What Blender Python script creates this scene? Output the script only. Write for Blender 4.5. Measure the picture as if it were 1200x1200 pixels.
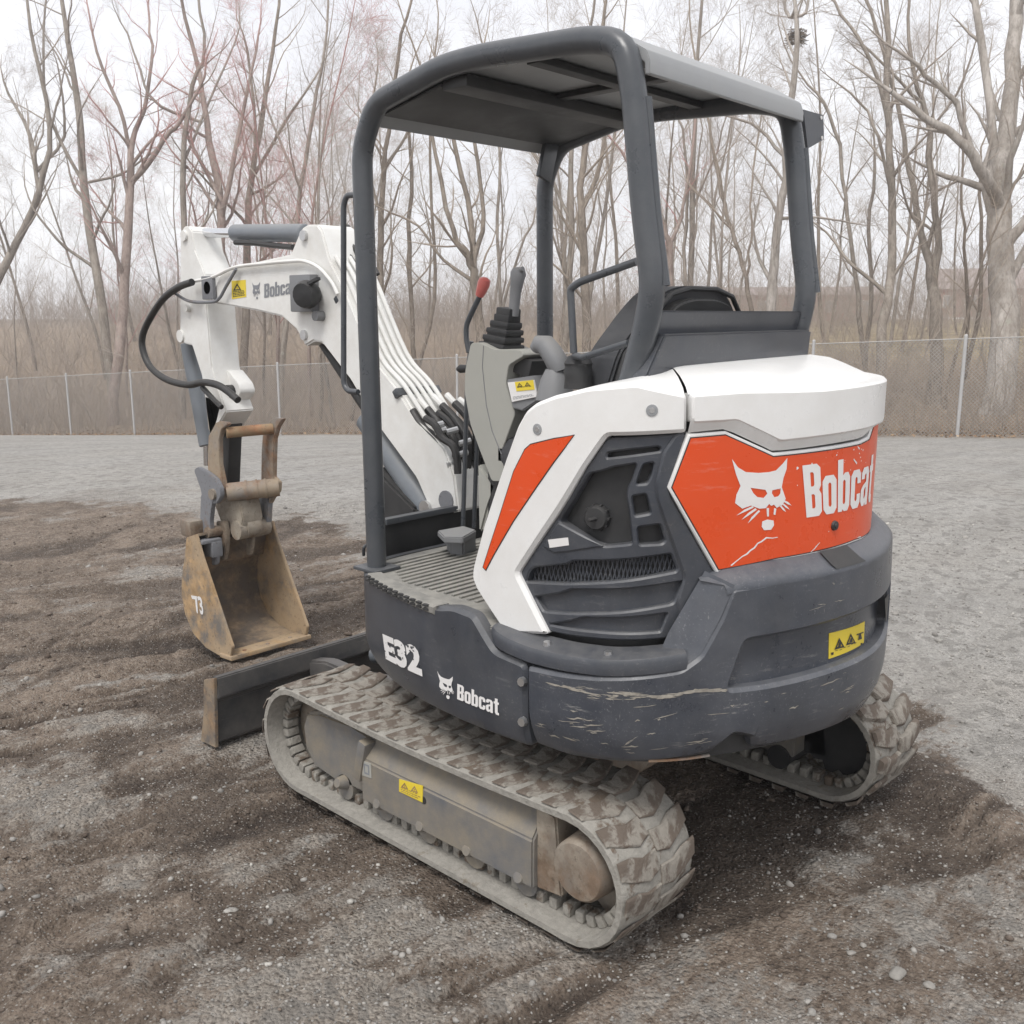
import bpy, bmesh, math, random
import numpy as np
from mathutils import Vector, Matrix, Euler
PI=math.pi
for _o in list(bpy.data.objects): bpy.data.objects.remove(_o)
SC=bpy.context.scene; COL=SC.collection
# ---------------------------------------------------------------- camera
cd=bpy.data.cameras.new('camera'); cam=bpy.data.objects.new('camera',cd); COL.objects.link(cam)
cam.location=(-2.618,0,1.6815)
_F=Vector((.71558615,.67004461,-.19742515)); _R=Vector((.68349722,-.72995311,0)); _U=Vector((.1441111,.13493954,.98031796))
cam.rotation_euler=Matrix((_R,_U,-_F)).transposed().to_euler()
cd.sensor_width=36; cd.lens=36*1152/1200; cd.clip_start=.05; cd.clip_end=2000
SC.camera=cam
# ---------------------------------------------------------------- overcast sky and weak sun
W=bpy.data.worlds.new('World'); SC.world=W; W.use_nodes=True
nt=W.node_tree; nt.nodes.clear()
def wn(t,**k):
    n=nt.nodes.new(t)
    for a,b in k.items(): setattr(n,a,b)
    return n
SUN_EL=math.radians(60); SUN_AZ=math.radians(250)     # azimuth clockwise from +Y
sky=wn('ShaderNodeTexSky',sky_type='NISHITA',sun_disc=False,sun_elevation=SUN_EL,sun_rotation=SUN_AZ,air_density=1.0,dust_density=3.0,ozone_density=1.0)
tc=wn('ShaderNodeTexCoord'); mp=wn('ShaderNodeMapping'); mp.inputs['Scale'].default_value=(1,1,2.6)
noi=wn('ShaderNodeTexNoise'); noi.inputs['Scale'].default_value=2.2; noi.inputs['Detail'].default_value=6; noi.inputs['Roughness'].default_value=.55
rmp=wn('ShaderNodeValToRGB'); rmp.color_ramp.elements[0].position=.33; rmp.color_ramp.elements[1].position=.68
rmp.color_ramp.elements[0].color=(7.5,7.55,7.95,1); rmp.color_ramp.elements[1].color=(9.1,9.1,9.2,1)
mix=wn('ShaderNodeMix',data_type='RGBA'); mix.inputs['Factor'].default_value=.93
bg=wn('ShaderNodeBackground'); bg.inputs['Strength'].default_value=.079
out=wn('ShaderNodeOutputWorld'); L=nt.links.new
L(tc.outputs['Generated'],mp.inputs['Vector']); L(mp.outputs[0],noi.inputs['Vector']); L(noi.outputs['Fac'],rmp.inputs['Fac'])
L(sky.outputs[0],mix.inputs['A']); L(rmp.outputs['Color'],mix.inputs['B'])
sx=wn('ShaderNodeSeparateXYZ'); L(tc.outputs['Generated'],sx.inputs[0]); el=wn('ShaderNodeMapRange'); el.inputs['From Min'].default_value=0; el.inputs['From Max'].default_value=.55; el.inputs['To Min'].default_value=1.25; el.inputs['To Max'].default_value=1.0; L(sx.outputs['Z'],el.inputs['Value'])
br=wn('ShaderNodeVectorMath',operation='SCALE'); L(mix.outputs['Result'],br.inputs[0]); L(el.outputs[0],br.inputs['Scale']); L(br.outputs[0],bg.inputs['Color']); L(bg.outputs[0],out.inputs[0])
sd=bpy.data.lights.new('sun','SUN'); sun=bpy.data.objects.new('sun',sd); COL.objects.link(sun)
sd.energy=1.5; sd.angle=math.radians(20); sd.color=(1,.97,.93)
_d=Vector((math.sin(SUN_AZ)*math.cos(SUN_EL),math.cos(SUN_AZ)*math.cos(SUN_EL),math.sin(SUN_EL)))
sun.rotation_euler=_d.to_track_quat('Z','Y').to_euler()
SC.render.engine='CYCLES'
SC.view_settings.view_transform='Standard'; SC.view_settings.look='None'; SC.view_settings.exposure=.71; SC.view_settings.gamma=1
SC.view_settings.use_curve_mapping=False
# ---------------------------------------------------------------- node materials
class NT:
    def __init__(s,name):
        s.m=bpy.data.materials.new(name); s.m.use_nodes=True; s.t=s.m.node_tree; s.t.nodes.clear()
        s.o=s.t.nodes.new('ShaderNodeOutputMaterial'); s.b=s.t.nodes.new('ShaderNodeBsdfPrincipled')
        s.t.links.new(s.b.outputs[0],s.o.inputs[0]); s.tc=s.t.nodes.new('ShaderNodeTexCoord')
    def n(s,t,**k):
        x=s.t.nodes.new(t)
        for a,b in k.items(): setattr(x,a,b)
        return x
    def l(s,a,b): s.t.links.new(a,b)
    def noise(s,scale,detail=4,rough=.6,vec=None,dist=0):
        x=s.n('ShaderNodeTexNoise'); x.inputs['Scale'].default_value=scale; x.inputs['Detail'].default_value=detail
        x.inputs['Roughness'].default_value=rough; x.inputs['Distortion'].default_value=dist
        s.l(vec if vec is not None else s.tc.outputs['Object'],x.inputs['Vector']); return x.outputs['Fac']
    def stretch(s,sc,rot=(0,0,0)):
        x=s.n('ShaderNodeMapping'); x.inputs['Scale'].default_value=sc; x.inputs['Rotation'].default_value=rot
        s.l(s.tc.outputs['Object'],x.inputs['Vector']); return x.outputs[0]
    def ramp(s,f,a,b,ca=0,cb=1):
        x=s.n('ShaderNodeMapRange'); x.inputs['From Min'].default_value=a; x.inputs['From Max'].default_value=b
        x.inputs['To Min'].default_value=ca; x.inputs['To Max'].default_value=cb; s.l(f,x.inputs['Value']); return x.outputs[0]
    def mul(s,a,b,op='MULTIPLY'):
        x=s.n('ShaderNodeMath',operation=op)
        for i,v in enumerate((a,b)):
            if isinstance(v,(int,float)): x.inputs[i].default_value=v
            else: s.l(v,x.inputs[i])
        return x.outputs[0]
    def mix(s,f,a,b):
        x=s.n('ShaderNodeMix',data_type='RGBA')
        for v,i in ((f,'Factor'),(a,'A'),(b,'B')):
            if isinstance(v,(int,float)): x.inputs[i].default_value=v
            elif isinstance(v,tuple): x.inputs[i].default_value=(*v,1)
            else: s.l(v,x.inputs[i])
        return x.outputs['Result']
    def voro(s,scale,feature='F1',vec=None):
        x=s.n('ShaderNodeTexVoronoi',feature=feature); x.inputs['Scale'].default_value=scale
        s.l(vec if vec is not None else s.tc.outputs['Object'],x.inputs['Vector']); return x
    def bump(s,h,strength=.3,dist=.01):
        x=s.n('ShaderNodeBump'); x.inputs['Strength'].default_value=strength; x.inputs['Distance'].default_value=dist
        s.l(h,x.inputs['Height']); s.l(x.outputs[0],s.b.inputs['Normal'])
    def fin(s,col,rough,metal=0,spec=.5):
        for v,i in ((col,'Base Color'),(rough,'Roughness'),(metal,'Metallic')):
            if isinstance(v,(int,float)): s.b.inputs[i].default_value=v
            elif isinstance(v,tuple): s.b.inputs[i].default_value=(*v,1)
            else: s.l(v,s.b.inputs[i])
        s.b.inputs['Specular IOR Level'].default_value=spec
        return s.m
def pmat(name,col,rough=.45,metal=0,var=.12,vs=7,dust=0,dcol=(.33,.29,.24),ds=5,up=.5,scr=0,scol=(.45,.44,.42),grain=0,gs=500,orange=0,spec=.5,speck=0):
    """painted / plastic surface: slow colour drift, dust in patches and on upward faces, scuffs, fine grain"""
    n=NT(name); v=n.noise(vs,5,.65)
    dark=tuple(c*(1-var) for c in col); lite=tuple(min(1,c*(1+var)) for c in col)
    c=n.mix(n.ramp(v,.3,.7),dark,lite)
    r=n.ramp(v,.3,.7,rough*.85,min(1,rough*1.15))
    if scr:
        a=n.noise(9,8,.75,n.stretch((1,1,7))); b=n.noise(3.5,3,.5)
        m=n.mul(n.ramp(a,.575,.66),n.ramp(b,.46,.60)); c=n.mix(n.mul(m,scr),c,scol)
        a=n.noise(60,3,.6,n.stretch((1,1,.25))); m=n.ramp(a,.70,.76); c=n.mix(n.mul(m,scr*.5),c,scol)
    if speck:
        k1=n.ramp(n.noise(150,3,.7),.60,.70); k2=n.ramp(n.noise(6,6,.7),.42,.62); c=n.mix(n.mul(n.mul(k1,k2),speck),c,dcol)
        k1=n.ramp(n.noise(42,8,.8),.60,.68); c=n.mix(n.mul(n.mul(k1,k2),speck*.7),c,dcol)
    if dust:
        d=n.ramp(n.noise(ds,8,.7),.36,.72); d=n.mul(d,dust)
        g=n.n('ShaderNodeNewGeometry'); sp=n.n('ShaderNodeSeparateXYZ'); n.l(g.outputs['Normal'],sp.inputs[0])
        u=n.ramp(sp.outputs['Z'],.1,.8,0,up); d=n.mul(d,n.mul(u,n.ramp(n.noise(ds*4,6,.7),.3,.6,.35,1)),'MAXIMUM')
        c=n.mix(d,c,dcol); r=n.mix(d,r,(.92,.92,.92))
    if grain: n.bump(n.noise(gs,3,.6),grain,.002)
    elif orange: n.bump(n.noise(90,2,.4),orange,.002)
    return n.fin(c,r,metal,spec)
M={}
M['white']=pmat('white_paint',(.80,.80,.79),.26,var=.03,vs=3,dust=.22,dcol=(.55,.51,.45),ds=7,up=.12,orange=.03)
M['whitearm']=pmat('white_paint_worn',(.78,.78,.76),.4,var=.03,dust=.35,dcol=(.5,.46,.40),ds=9,up=.15,orange=.03,speck=.18)
M['gray']=pmat('charcoal_plastic',(.047,.053,.066),.30,var=.15,dust=.15,dcol=(.23,.22,.205),ds=6,up=.3,scr=.12,grain=.12,gs=420,speck=.45)
M['cw']=pmat('charcoal_cast_paint',(.048,.054,.068),.27,var=.2,dust=.20,dcol=(.235,.235,.24),ds=5,up=.35,scr=.75,scol=(.36,.35,.33),grain=.10,gs=260,speck=.7)
M['tube']=pmat('charcoal_tube_paint',(.062,.069,.079),.27,var=.08,dust=.12,dcol=(.26,.25,.24),ds=9,up=.25,orange=.10,speck=.07)
M['roofm']=pmat('roof_sheet',(.28,.29,.30),.4,var=.08,dust=.3,dcol=(.4,.39,.37),up=.3)
M['dark']=pmat('black_plastic',(.022,.023,.025),.5,var=.15,dust=.18,dcol=(.13,.12,.11),ds=7,up=.3,grain=.15)
M['black']=pmat('black_rubber_hose',(.018,.018,.019),.45,var=.2,dust=.2,dcol=(.14,.13,.12),ds=12,up=.3)
M['orange']=pmat('orange_decal',(.74,.078,.014),.27,var=.06,vs=3,dust=.14,dcol=(.35,.10,.05),ds=6,up=0,scr=.16,scol=(.75,.55,.48))
M['print']=pmat('white_print',(.78,.77,.76),.45,var=.04,dust=.12,dcol=(.45,.40,.36))
M['printg']=pmat('gray_print',(.22,.23,.25),.5,var=.05)
M['yellow']=pmat('yellow_label',(.78,.60,.03),.45,var=.08,dust=.25,dcol=(.45,.38,.2),ds=14)
M['ink']=pmat('black_print',(.03,.03,.03),.5)
M['chrome']=pmat('chrome_rod',(.72,.73,.75),.16,1,var=.03)
M['zinc']=pmat('zinc_bolt',(.55,.55,.55),.35,.9)
M['beige']=pmat('beige_plastic',(.36,.36,.33),.55,var=.04,dust=.25,dcol=(.42,.40,.35),ds=6,up=.2,grain=.12,gs=600)
M['midgray']=pmat('gray_plastic',(.19,.195,.205),.5,var=.06,dust=.2,dcol=(.3,.29,.27),grain=.12)
M['redknob']=pmat('red_knob',(.60,.16,.14),.35,var=.05)
M['seat']=pmat('seat_vinyl',(.045,.047,.053),.5,var=.15,dust=.2,dcol=(.16,.155,.15),ds=6,up=.25,grain=.3,gs=350)
M['floor']=pmat('dusty_floor_mat',(.13,.13,.125),.8,var=.2,dust=.95,dcol=(.36,.345,.31),ds=3,up=.8,grain=.2)
M['bluegray']=pmat('gray_blue_paint',(.16,.18,.205),.35,var=.06,dust=.2,dcol=(.3,.29,.27))
def rusty(name,paint,rust,mud,k1,k2):
    n=NT(name); a=n.noise(7,8,.7); b=n.noise(16,7,.7); c2=n.noise(3.2,6,.65)
    r=n.mix(n.ramp(b,.35,.68),rust,tuple(min(1,x*1.7+.02) for x in rust))
    c=n.mix(n.ramp(a,k1-.08,k1+.08),paint,r); c=n.mix(n.ramp(c2,k2-.05,k2+.1),c,mud)
    c=n.mix(n.mul(n.ramp(n.noise(60,4,.6),.6,.7),.5),c,(.05,.035,.025))
    n.bump(b,.35,.004); return n.fin(c,n.ramp(a,.3,.7,.55,.9))
M['rust']=rusty('rusty_steel',(.26,.235,.21),(.185,.105,.06),(.33,.265,.19),.50,.52)
M['rustred']=rusty('rusty_tube',(.30,.22,.13),(.22,.11,.055),(.30,.225,.14),.48,.55)
M['bucket']=rusty('worn_bucket_steel',(.17,.155,.14),(.30,.20,.105),(.40,.30,.195),.49,.47)
M['bucketin']=rusty('scoured_bucket_steel',(.115,.095,.078),(.16,.115,.075),(.33,.25,.165),.52,.56)
M['link']=rusty('gray_link_paint',(.19,.195,.21),(.15,.10,.07),(.31,.25,.19),.66,.62)
M['muddy']=rusty('mud_caked_steel',(.20,.17,.14),(.13,.09,.06),(.36,.32,.26),.5,.5)
M['blade']=pmat('blade_paint',(.058,.060,.064),.34,var=.2,vs=5,dust=.4,dcol=(.22,.19,.16),ds=5,up=.3,scr=.4,scol=(.3,.28,.26))
M['bladeend']=rusty('blade_worn_edge',(.13,.12,.11),(.22,.15,.09),(.33,.26,.18),.48,.52)
M['frame']=pmat('dusty_frame_paint',(.125,.13,.14),.6,var=.15,vs=5,dust=.95,dcol=(.29,.245,.175),ds=3.0,up=1.0,grain=.35,gs=120,speck=.8)
def rubber(name,base,mud,k):
    n=NT(name); a=n.noise(11,7,.68,None,.4); b=n.noise(45,6,.7)
    c=n.mix(n.ramp(b,.3,.7),tuple(x*.82 for x in base),tuple(x*1.15 for x in base)); c=n.mix(n.ramp(a,k-.035,k+.035),c,mud)
    n.bump(n.mul(b,n.mul(a,2),'ADD'),.5,.012); return n.fin(c,.9,0,.25)
M['belt']=rubber('dusty_track_rubber',(.30,.285,.255),(.15,.118,.092),.57)
M['beltside']=rubber('dusty_track_edge',(.31,.295,.265),(.22,.19,.15),.66)
M['lug']=rubber('muddy_tread',(.285,.262,.228),(.150,.122,.10),.485)
# ---------------------------------------------------------------- mesh helpers
def obj(name,bm,mat,parent=None,ang=40,label=None):
    me=bpy.data.meshes.new(name)
    if isinstance(bm,bmesh.types.BMesh): bm.to_mesh(me); bm.free()
    else: me=bm
    for p in me.polygons: p.use_smooth=True
    try: me.set_sharp_from_angle(angle=math.radians(ang))
    except Exception: pass
    for mm in (mat if isinstance(mat,(list,tuple)) else [mat]): me.materials.append(M[mm] if isinstance(mm,str) else mm)
    o=bpy.data.objects.new(name,me); COL.objects.link(o)
    if parent is not None:
        o.parent=parent
        if parent.type=='EMPTY': o.matrix_parent_inverse=Matrix.Translation(-Vector(parent.location))
    if label: o['label']=label
    return o
def B(): return bmesh.new()
def box(bm,c,s,rot=None,bev=0):
    r=bmesh.ops.create_cube(bm,size=1); vs=r['verts']
    for v in vs: v.co=Vector((v.co.x*s[0],v.co.y*s[1],v.co.z*s[2]))
    if bev:
        e=list({e for v in vs for e in v.link_edges})
        r=bmesh.ops.bevel(bm,geom=e,offset=bev,segments=2,affect='EDGES',clamp_overlap=True,profile=.6)
        vs=list({v for f in r['faces'] for v in f.verts}|{v for v in vs if v.is_valid})
    R=(Euler(rot).to_matrix() if rot is not None and not isinstance(rot,Matrix) else rot)
    for v in vs: v.co=(R@v.co if R is not None else v.co)+Vector(c)
    return bm
def tube(bm,pts,r,n=10,cap=True,round_=0):
    """swept tube through pts; r number or list; round_ = corner fillet radius"""
    P=[Vector(p) for p in pts]
    if round_:
        Q=[P[0]]
        for i in range(1,len(P)-1):
            a,b,c=P[i-1],P[i],P[i+1]; d1=(a-b); d2=(c-b); k=min(round_,d1.length*.48,d2.length*.48)
            A=b+d1.normalized()*k; C=b+d2.normalized()*k
            for t in (0,.25,.5,.75,1): Q.append(A*(1-t)**2+b*2*t*(1-t)+C*t*t)
        Q.append(P[-1]); P=Q
    R=[r]*len(P) if isinstance(r,(int,float)) else list(r)
    T=[(P[min(i+1,len(P)-1)]-P[max(i-1,0)]).normalized() for i in range(len(P))]
    u=T[0].orthogonal().normalized(); rings=[]
    for i,p in enumerate(P):
        u=(u-T[i]*u.dot(T[i])).normalized(); w=T[i].cross(u)
        rings.append([bm.verts.new(p+(u*math.cos(2*PI*k/n)+w*math.sin(2*PI*k/n))*R[i]) for k in range(n)])
    for a,b in zip(rings[:-1],rings[1:]):
        for k in range(n): bm.faces.new((a[k],a[(k+1)%n],b[(k+1)%n],b[k]))
    if cap: bm.faces.new(rings[0][::-1]); bm.faces.new(rings[-1])
    return bm
def cyl(bm,p0,p1,r0,r1=None,n=20,bev=0):
    r1=r0 if r1 is None else r1; p0=Vector(p0);p1=Vector(p1)
    if bev:
        d=(p1-p0).normalized(); return tube(bm,[p0,p0+d*.0001,p0+d*bev,p1-d*bev,p1-d*.0001,p1],[r0-bev,r0-bev*.9,r0,r1,r1-bev*.9,r1-bev],n)
    return tube(bm,[p0,p1],[r0,r1],n)
def smooth(pts,k=6):
    P=[Vector(p) for p in pts]; P=[2*P[0]-P[1]]+P+[2*P[-1]-P[-2]]; o=[]
    for i in range(1,len(P)-2):
        a,b,c,d=P[i-1:i+3]
        for j in range(k):
            t=j/k; o.append(.5*(2*b+(c-a)*t+(2*a-5*b+4*c-d)*t*t+(3*b-a-3*c+d)*t**3))
    o.append(P[-2]); return o
def fill(bm,loops):
    ed=[]
    for L in loops:
        vs=[bm.verts.new((p[0],p[1],0)) for p in L]
        ed+=[bm.edges.new((vs[i],vs[(i+1)%len(vs)])) for i in range(len(vs))]
    fs=[g for g in bmesh.ops.triangle_fill(bm,use_beauty=True,use_dissolve=False,edges=ed,normal=(0,0,1))['geom'] if isinstance(g,bmesh.types.BMFace)]
    for f in bm.faces:
        f.normal_update()
        if f.normal.z<0: f.normal_flip()
    return bm
def chaikin(L,n=1,amt=.25):
    for _ in range(n):
        o=[]
        for i in range(len(L)):
            a,b=L[i],L[(i+1)%len(L)]
            o+=[(a[0]*(1-amt)+b[0]*amt,a[1]*(1-amt)+b[1]*amt),(a[0]*amt+b[0]*(1-amt),a[1]*amt+b[1]*(1-amt))]
        L=o
    return L
def rnd(L,r):
    """round polygon corners with radius-like distance r"""
    o=[]
    for i in range(len(L)):
        a,b,c=[Vector((*L[(i+k)%len(L)],0)) for k in (-1,0,1)]
        d1=a-b;d2=c-b;k=min(r,d1.length*.45,d2.length*.45)
        if k<1e-5: continue
        A=b+d1.normalized()*k;C=b+d2.normalized()*k
        for t in (0,.33,.67,1):
            q=A*(1-t)**2+b*2*t*(1-t)+C*t*t; o.append((q.x,q.y))
    return o
def panel(loops,mapper,d=0,thick=.02,bev=.004,cut=.05,cutv=0,prof=None,flat=False):
    """plate from polygon loops in (u,v), front at outset d, rounded rim, wrapped on a surface by mapper(u,v,w)"""
    bm=B(); fill(bm,loops)
    if bev:
        bmesh.ops.inset_region(bm,faces=bm.faces[:],thickness=bev,use_even_offset=True,use_boundary=True)
        bd={v for e in bm.edges if e.is_boundary for v in e.verts}
    for v in bm.verts: v.co.z=d
    if bev:
        for v in bd: v.co.z=d-bev
    if thick:
        be=[e for e in bm.edges if e.is_boundary]
        nv={v for v in bmesh.ops.extrude_edge_only(bm,edges=be)['geom'] if isinstance(v,bmesh.types.BMVert)}
        for v in nv: v.co.z=d-thick
    us=[v.co.x for v in bm.verts]; u0,u1=min(us),max(us)
    if cut:
        u=u0+cut
        while u<u1-.001:
            bmesh.ops.bisect_plane(bm,geom=bm.verts[:]+bm.edges[:]+bm.faces[:],plane_co=(u,0,0),plane_no=(1,0,0),dist=1e-6); u+=cut
    if cutv:
        us=[v.co.y for v in bm.verts]; u=min(us)+cutv; u1=max(us)
        while u<u1-.001:
            bmesh.ops.bisect_plane(bm,geom=bm.verts[:]+bm.edges[:]+bm.faces[:],plane_co=(0,u,0),plane_no=(0,1,0),dist=1e-6); u+=cutv
    for v in bm.verts:
        w=v.co.z+(prof(v.co.x,v.co.y) if prof else 0); v.co=mapper(v.co.x,v.co.y,w)
    return bm
def pl(axis,k,sgn=1):
    """mapper for planes x=k (u=y,v=z), y=k (u=x,v=z), z=k (u=x,v=y); w grows along sgn*axis"""
    if axis=='x': return lambda u,v,w: Vector((k+sgn*w,u,v))
    if axis=='y': return lambda u,v,w: Vector((u,k+sgn*w,v))
    return lambda u,v,w: Vector((u,v,k+sgn*w))
def prism(poly,axis,k0,k1,bev=.004,bm=None,seg=2):
    b=B(); vs=[b.verts.new((p[0],p[1],0)) for p in poly]; f=b.faces.new(vs)
    r=bmesh.ops.extrude_face_region(b,geom=[f]); 
    for v in r['geom']:
        if isinstance(v,bmesh.types.BMVert): v.co.z=1
    mpf=pl(axis,0)
    for v in b.verts: v.co=mpf(v.co.x,v.co.y,k0+(k1-k0)*v.co.z)
    bmesh.ops.recalc_face_normals(b,faces=b.faces[:])
    if bev: bmesh.ops.bevel(b,geom=b.edges[:],offset=bev,segments=seg,affect='EDGES',clamp_overlap=True)
    if bm is None: return b
    me=bpy.data.meshes.new('t'); b.to_mesh(me); b.free(); bm.from_mesh(me); bpy.data.meshes.remove(me); return bm
GLY={'B':([[(0,0),(.40,0),(.5,.08),(.5,.42),(.44,.5),(.5,.58),(.5,.92),(.40,1),(0,1)],[(.2,.16),(.27,.16),(.30,.19),(.30,.40),(.27,.43),(.2,.43)],[(.2,.58),(.27,.58),(.30,.61),(.30,.82),(.27,.85),(.2,.85)]],.55),
'o':([[(0,.1),(.1,0),(.36,0),(.46,.1),(.46,.64),(.36,.74),(.1,.74),(0,.64)],[(.18,.17),(.21,.14),(.25,.14),(.28,.17),(.28,.57),(.25,.60),(.21,.60),(.18,.57)]],.51),
'b':([[(0,0),(.16,0),(.18,.04),(.24,0),(.38,0),(.46,.1),(.46,.64),(.38,.74),(.25,.74),(.185,.69),(.185,1),(0,1)],[(.185,.17),(.21,.14),(.25,.14),(.28,.17),(.28,.57),(.25,.60),(.21,.60),(.185,.57)]],.51),
'c':([[(0,.1),(.1,0),(.35,0),(.45,.1),(.45,.27),(.28,.27),(.28,.17),(.25,.14),(.21,.14),(.18,.17),(.18,.57),(.21,.60),(.25,.60),(.28,.57),(.28,.47),(.45,.47),(.45,.64),(.35,.74),(.1,.74),(0,.64)]],.49),
'a':([[(0,.1),(.08,0),(.20,0),(.28,.06),(.29,0),(.46,0),(.46,.64),(.36,.74),(.1,.74),(.01,.64),(.01,.52),(.18,.52),(.18,.58),(.21,.61),(.26,.61),(.28,.58),(.28,.46),(.10,.40),(0,.32)],[(.18,.16),(.21,.13),(.28,.2),(.28,.36),(.21,.33),(.18,.29)]],.51),
't':([[(.08,.1),(.16,0),(.34,0),(.34,.14),(.27,.15),(.26,.18),(.26,.60),(.34,.60),(.34,.73),(.26,.73),(.26,.92),(.08,.92),(.08,.73),(0,.73),(0,.60),(.08,.60)]],.34)}
def _dummy(): pass
def text_bm(body,quad,mapper,d=.0015,bold=.02,cut=.02,shear=0,space=1):
    """lettering filled into quad = [(bottom-left),(bottom-right),(top-right),(top-left)] in (u,v)"""
    if all(ch in GLY for ch in body):
        bm=B(); x=0
        for ch in body:
            L_,adv=GLY[ch]; b=fill(B(),[[(p[0]+x,p[1]) for p in l] for l in L_]); join(bm,b); x+=adv
        return _fit(bm,quad,mapper,d,cut,shear)
    cu=bpy.data.curves.new('t','FONT'); cu.body=body; cu.offset=bold; cu.space_character=space; cu.resolution_u=3
    o=bpy.data.objects.new('t',cu); COL.objects.link(o); bpy.context.view_layer.update()
    me=bpy.data.meshes.new_from_object(o.evaluated_get(bpy.context.evaluated_depsgraph_get()))
    bm=B(); bm.from_mesh(me); bpy.data.meshes.remove(me); bpy.data.objects.remove(o); bpy.data.curves.remove(cu)
    return _fit(bm,quad,mapper,d,cut,shear)
def _fit(bm,quad,mapper,d,cut,shear):
    xs=[v.co.x for v in bm.verts]; ys=[v.co.y for v in bm.verts]; x0,x1,y0,y1=min(xs),max(xs),min(ys),max(ys)
    q=[Vector((*p,0)) for p in quad]
    for v in bm.verts:
        a=(v.co.x-x0)/(x1-x0); b=(v.co.y-y0)/(y1-y0); a+=shear*(b-.5)
        p=(q[0]*(1-a)+q[1]*a)*(1-b)+(q[3]*(1-a)+q[2]*a)*b; v.co=Vector((p.x,p.y,0))
    if cut:
        us=[v.co.x for v in bm.verts]; u=min(us)+cut
        while u<max(us):
            bmesh.ops.bisect_plane(bm,geom=bm.verts[:]+bm.edges[:]+bm.faces[:],plane_co=(u,0,0),plane_no=(1,0,0),dist=1e-6); u+=cut
    for v in bm.verts: v.co=mapper(v.co.x,v.co.y,d)
    return bm
def join(*bms):
    b=bms[0]
    for o in bms[1:]:
        me=bpy.data.meshes.new('t'); o.to_mesh(me); o.free(); b.from_mesh(me); bpy.data.meshes.remove(me)
    return b
def thing(name,label,cat,loc=(0,0,0),group=None):
    o=bpy.data.objects.new(name,None); COL.objects.link(o); o.location=loc; o.empty_display_size=.2
    o['label']=label; o['category']=cat
    if group: o['group']=group
    return o
def tag(o,label,cat,group=None,kind=None):
    if label: o['label']=label
    if cat: o['category']=cat
    if group: o['group']=group
    if kind: o['kind']=kind
    return o
def stuff(o): o['kind']='stuff'; return o
# ---------------------------------------------------------------- plan curve of the excavator's body
_ctl=[(0,2.66),(-.45,2.66),(-.60,2.58),(-.685,2.40),(-.75,2.15),(-.785,1.90),(-.79,1.65),(-.775,1.50),(-.70,1.345),(-.52,1.21),(-.27,1.105),(0,1.07),
      (.27,1.135),(.50,1.265),(.67,1.42),(.75,1.58),(.785,1.75),(.785,1.90),(.75,2.15),(.685,2.40),(.60,2.58),(.45,2.66),(0.05,2.66)]
def _cr(P,n=12):
    P=np.array(P,float);P=np.vstack([2*P[0]-P[1],P,2*P[-1]-P[-2]]);o=[]
    for i in range(1,len(P)-2):
        for t in np.arange(n)/n:
            a,b,c,d=P[i-1:i+3]; o.append(.5*(2*b+(c-a)*t+(2*a-5*b+4*c-d)*t*t+(3*b-a-3*c+d)*t**3))
    o.append(P[-2]);return np.array(o)
CQ=_cr(_ctl); _s=np.hypot(*np.diff(CQ,axis=0).T); CS=np.concatenate([[0],np.cumsum(_s)]); CS=CS-CS[11*12]
CT=np.gradient(CQ,axis=0); CT/=np.hypot(*CT.T)[:,None]; CN=np.stack([CT[:,1],-CT[:,0]],1)
def cat_(s,ins=0):
    x=np.interp(s,CS,CQ[:,0]);y=np.interp(s,CS,CQ[:,1]);nx=np.interp(s,CS,CN[:,0]);ny=np.interp(s,CS,CN[:,1])
    return float(x-nx*ins),float(y-ny*ins)
def cm(ins=0):
    def f(u,v,w):
        x,y=cat_(u,ins-w); return Vector((x,y,v))
    return f
def cmu(ins=0):
    """the upper shell: like cm but drawn in towards its right end"""
    def f(u,v,w):
        x,y=cat_(u,ins-w+.05*min(1,max(0,u/.5))**1.6); return Vector((x,y,v))
    return f
# ================================================================ the excavator
EX=thing('mini_excavator','small white, orange and charcoal tracked excavator with open canopy parked on the dirt','excavator',(0,2.1,0))
def strip(rows,cut=1,up=False):
    """surface through rows of (s,z,inset) with equal counts, on the body curve"""
    bm=B(); R=[]
    for row in rows:
        R.append([bm.verts.new((*cat_(s,i+(.05*min(1,max(0,s/.5))**1.6 if up else 0)),z)) for s,z,i in row])
    for a,b in zip(R[:-1],R[1:]):
        for k in range(len(a)-1): bm.faces.new((a[k],a[k+1],b[k+1],b[k]))
    return bm
def dens(row,n):
    """resample a polyline of tuples to n points"""
    A=np.array(row,float); t=np.concatenate([[0],np.cumsum(np.linalg.norm(np.diff(A,axis=0),axis=1))]); q=np.linspace(0,t[-1],n)
    return [tuple(np.interp(q,t,A[:,k])) for k in range(A.shape[1])] and list(zip(*[np.interp(q,t,A[:,k]) for k in range(A.shape[1])]))
def offs(L,k):
    """offset polygon inward by k (counter-clockwise or clockwise)"""
    A=sum(L[i][0]*L[(i+1)%len(L)][1]-L[(i+1)%len(L)][0]*L[i][1] for i in range(len(L))); sg=1 if A>0 else -1; o=[]
    for i in range(len(L)):
        a,b,c=[Vector(L[(i+j)%len(L)]) for j in (-1,0,1)]
        n1=Vector((-(b-a).y,(b-a).x)).normalized()*sg; n2=Vector((-(c-b).y,(c-b).x)).normalized()*sg
        m=(n1+n2); m=m/max(.35,m.length_squared/2) if m.length else n1
        o.append((b.x+m.x*k,b.y+m.y*k))
    return o
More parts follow.
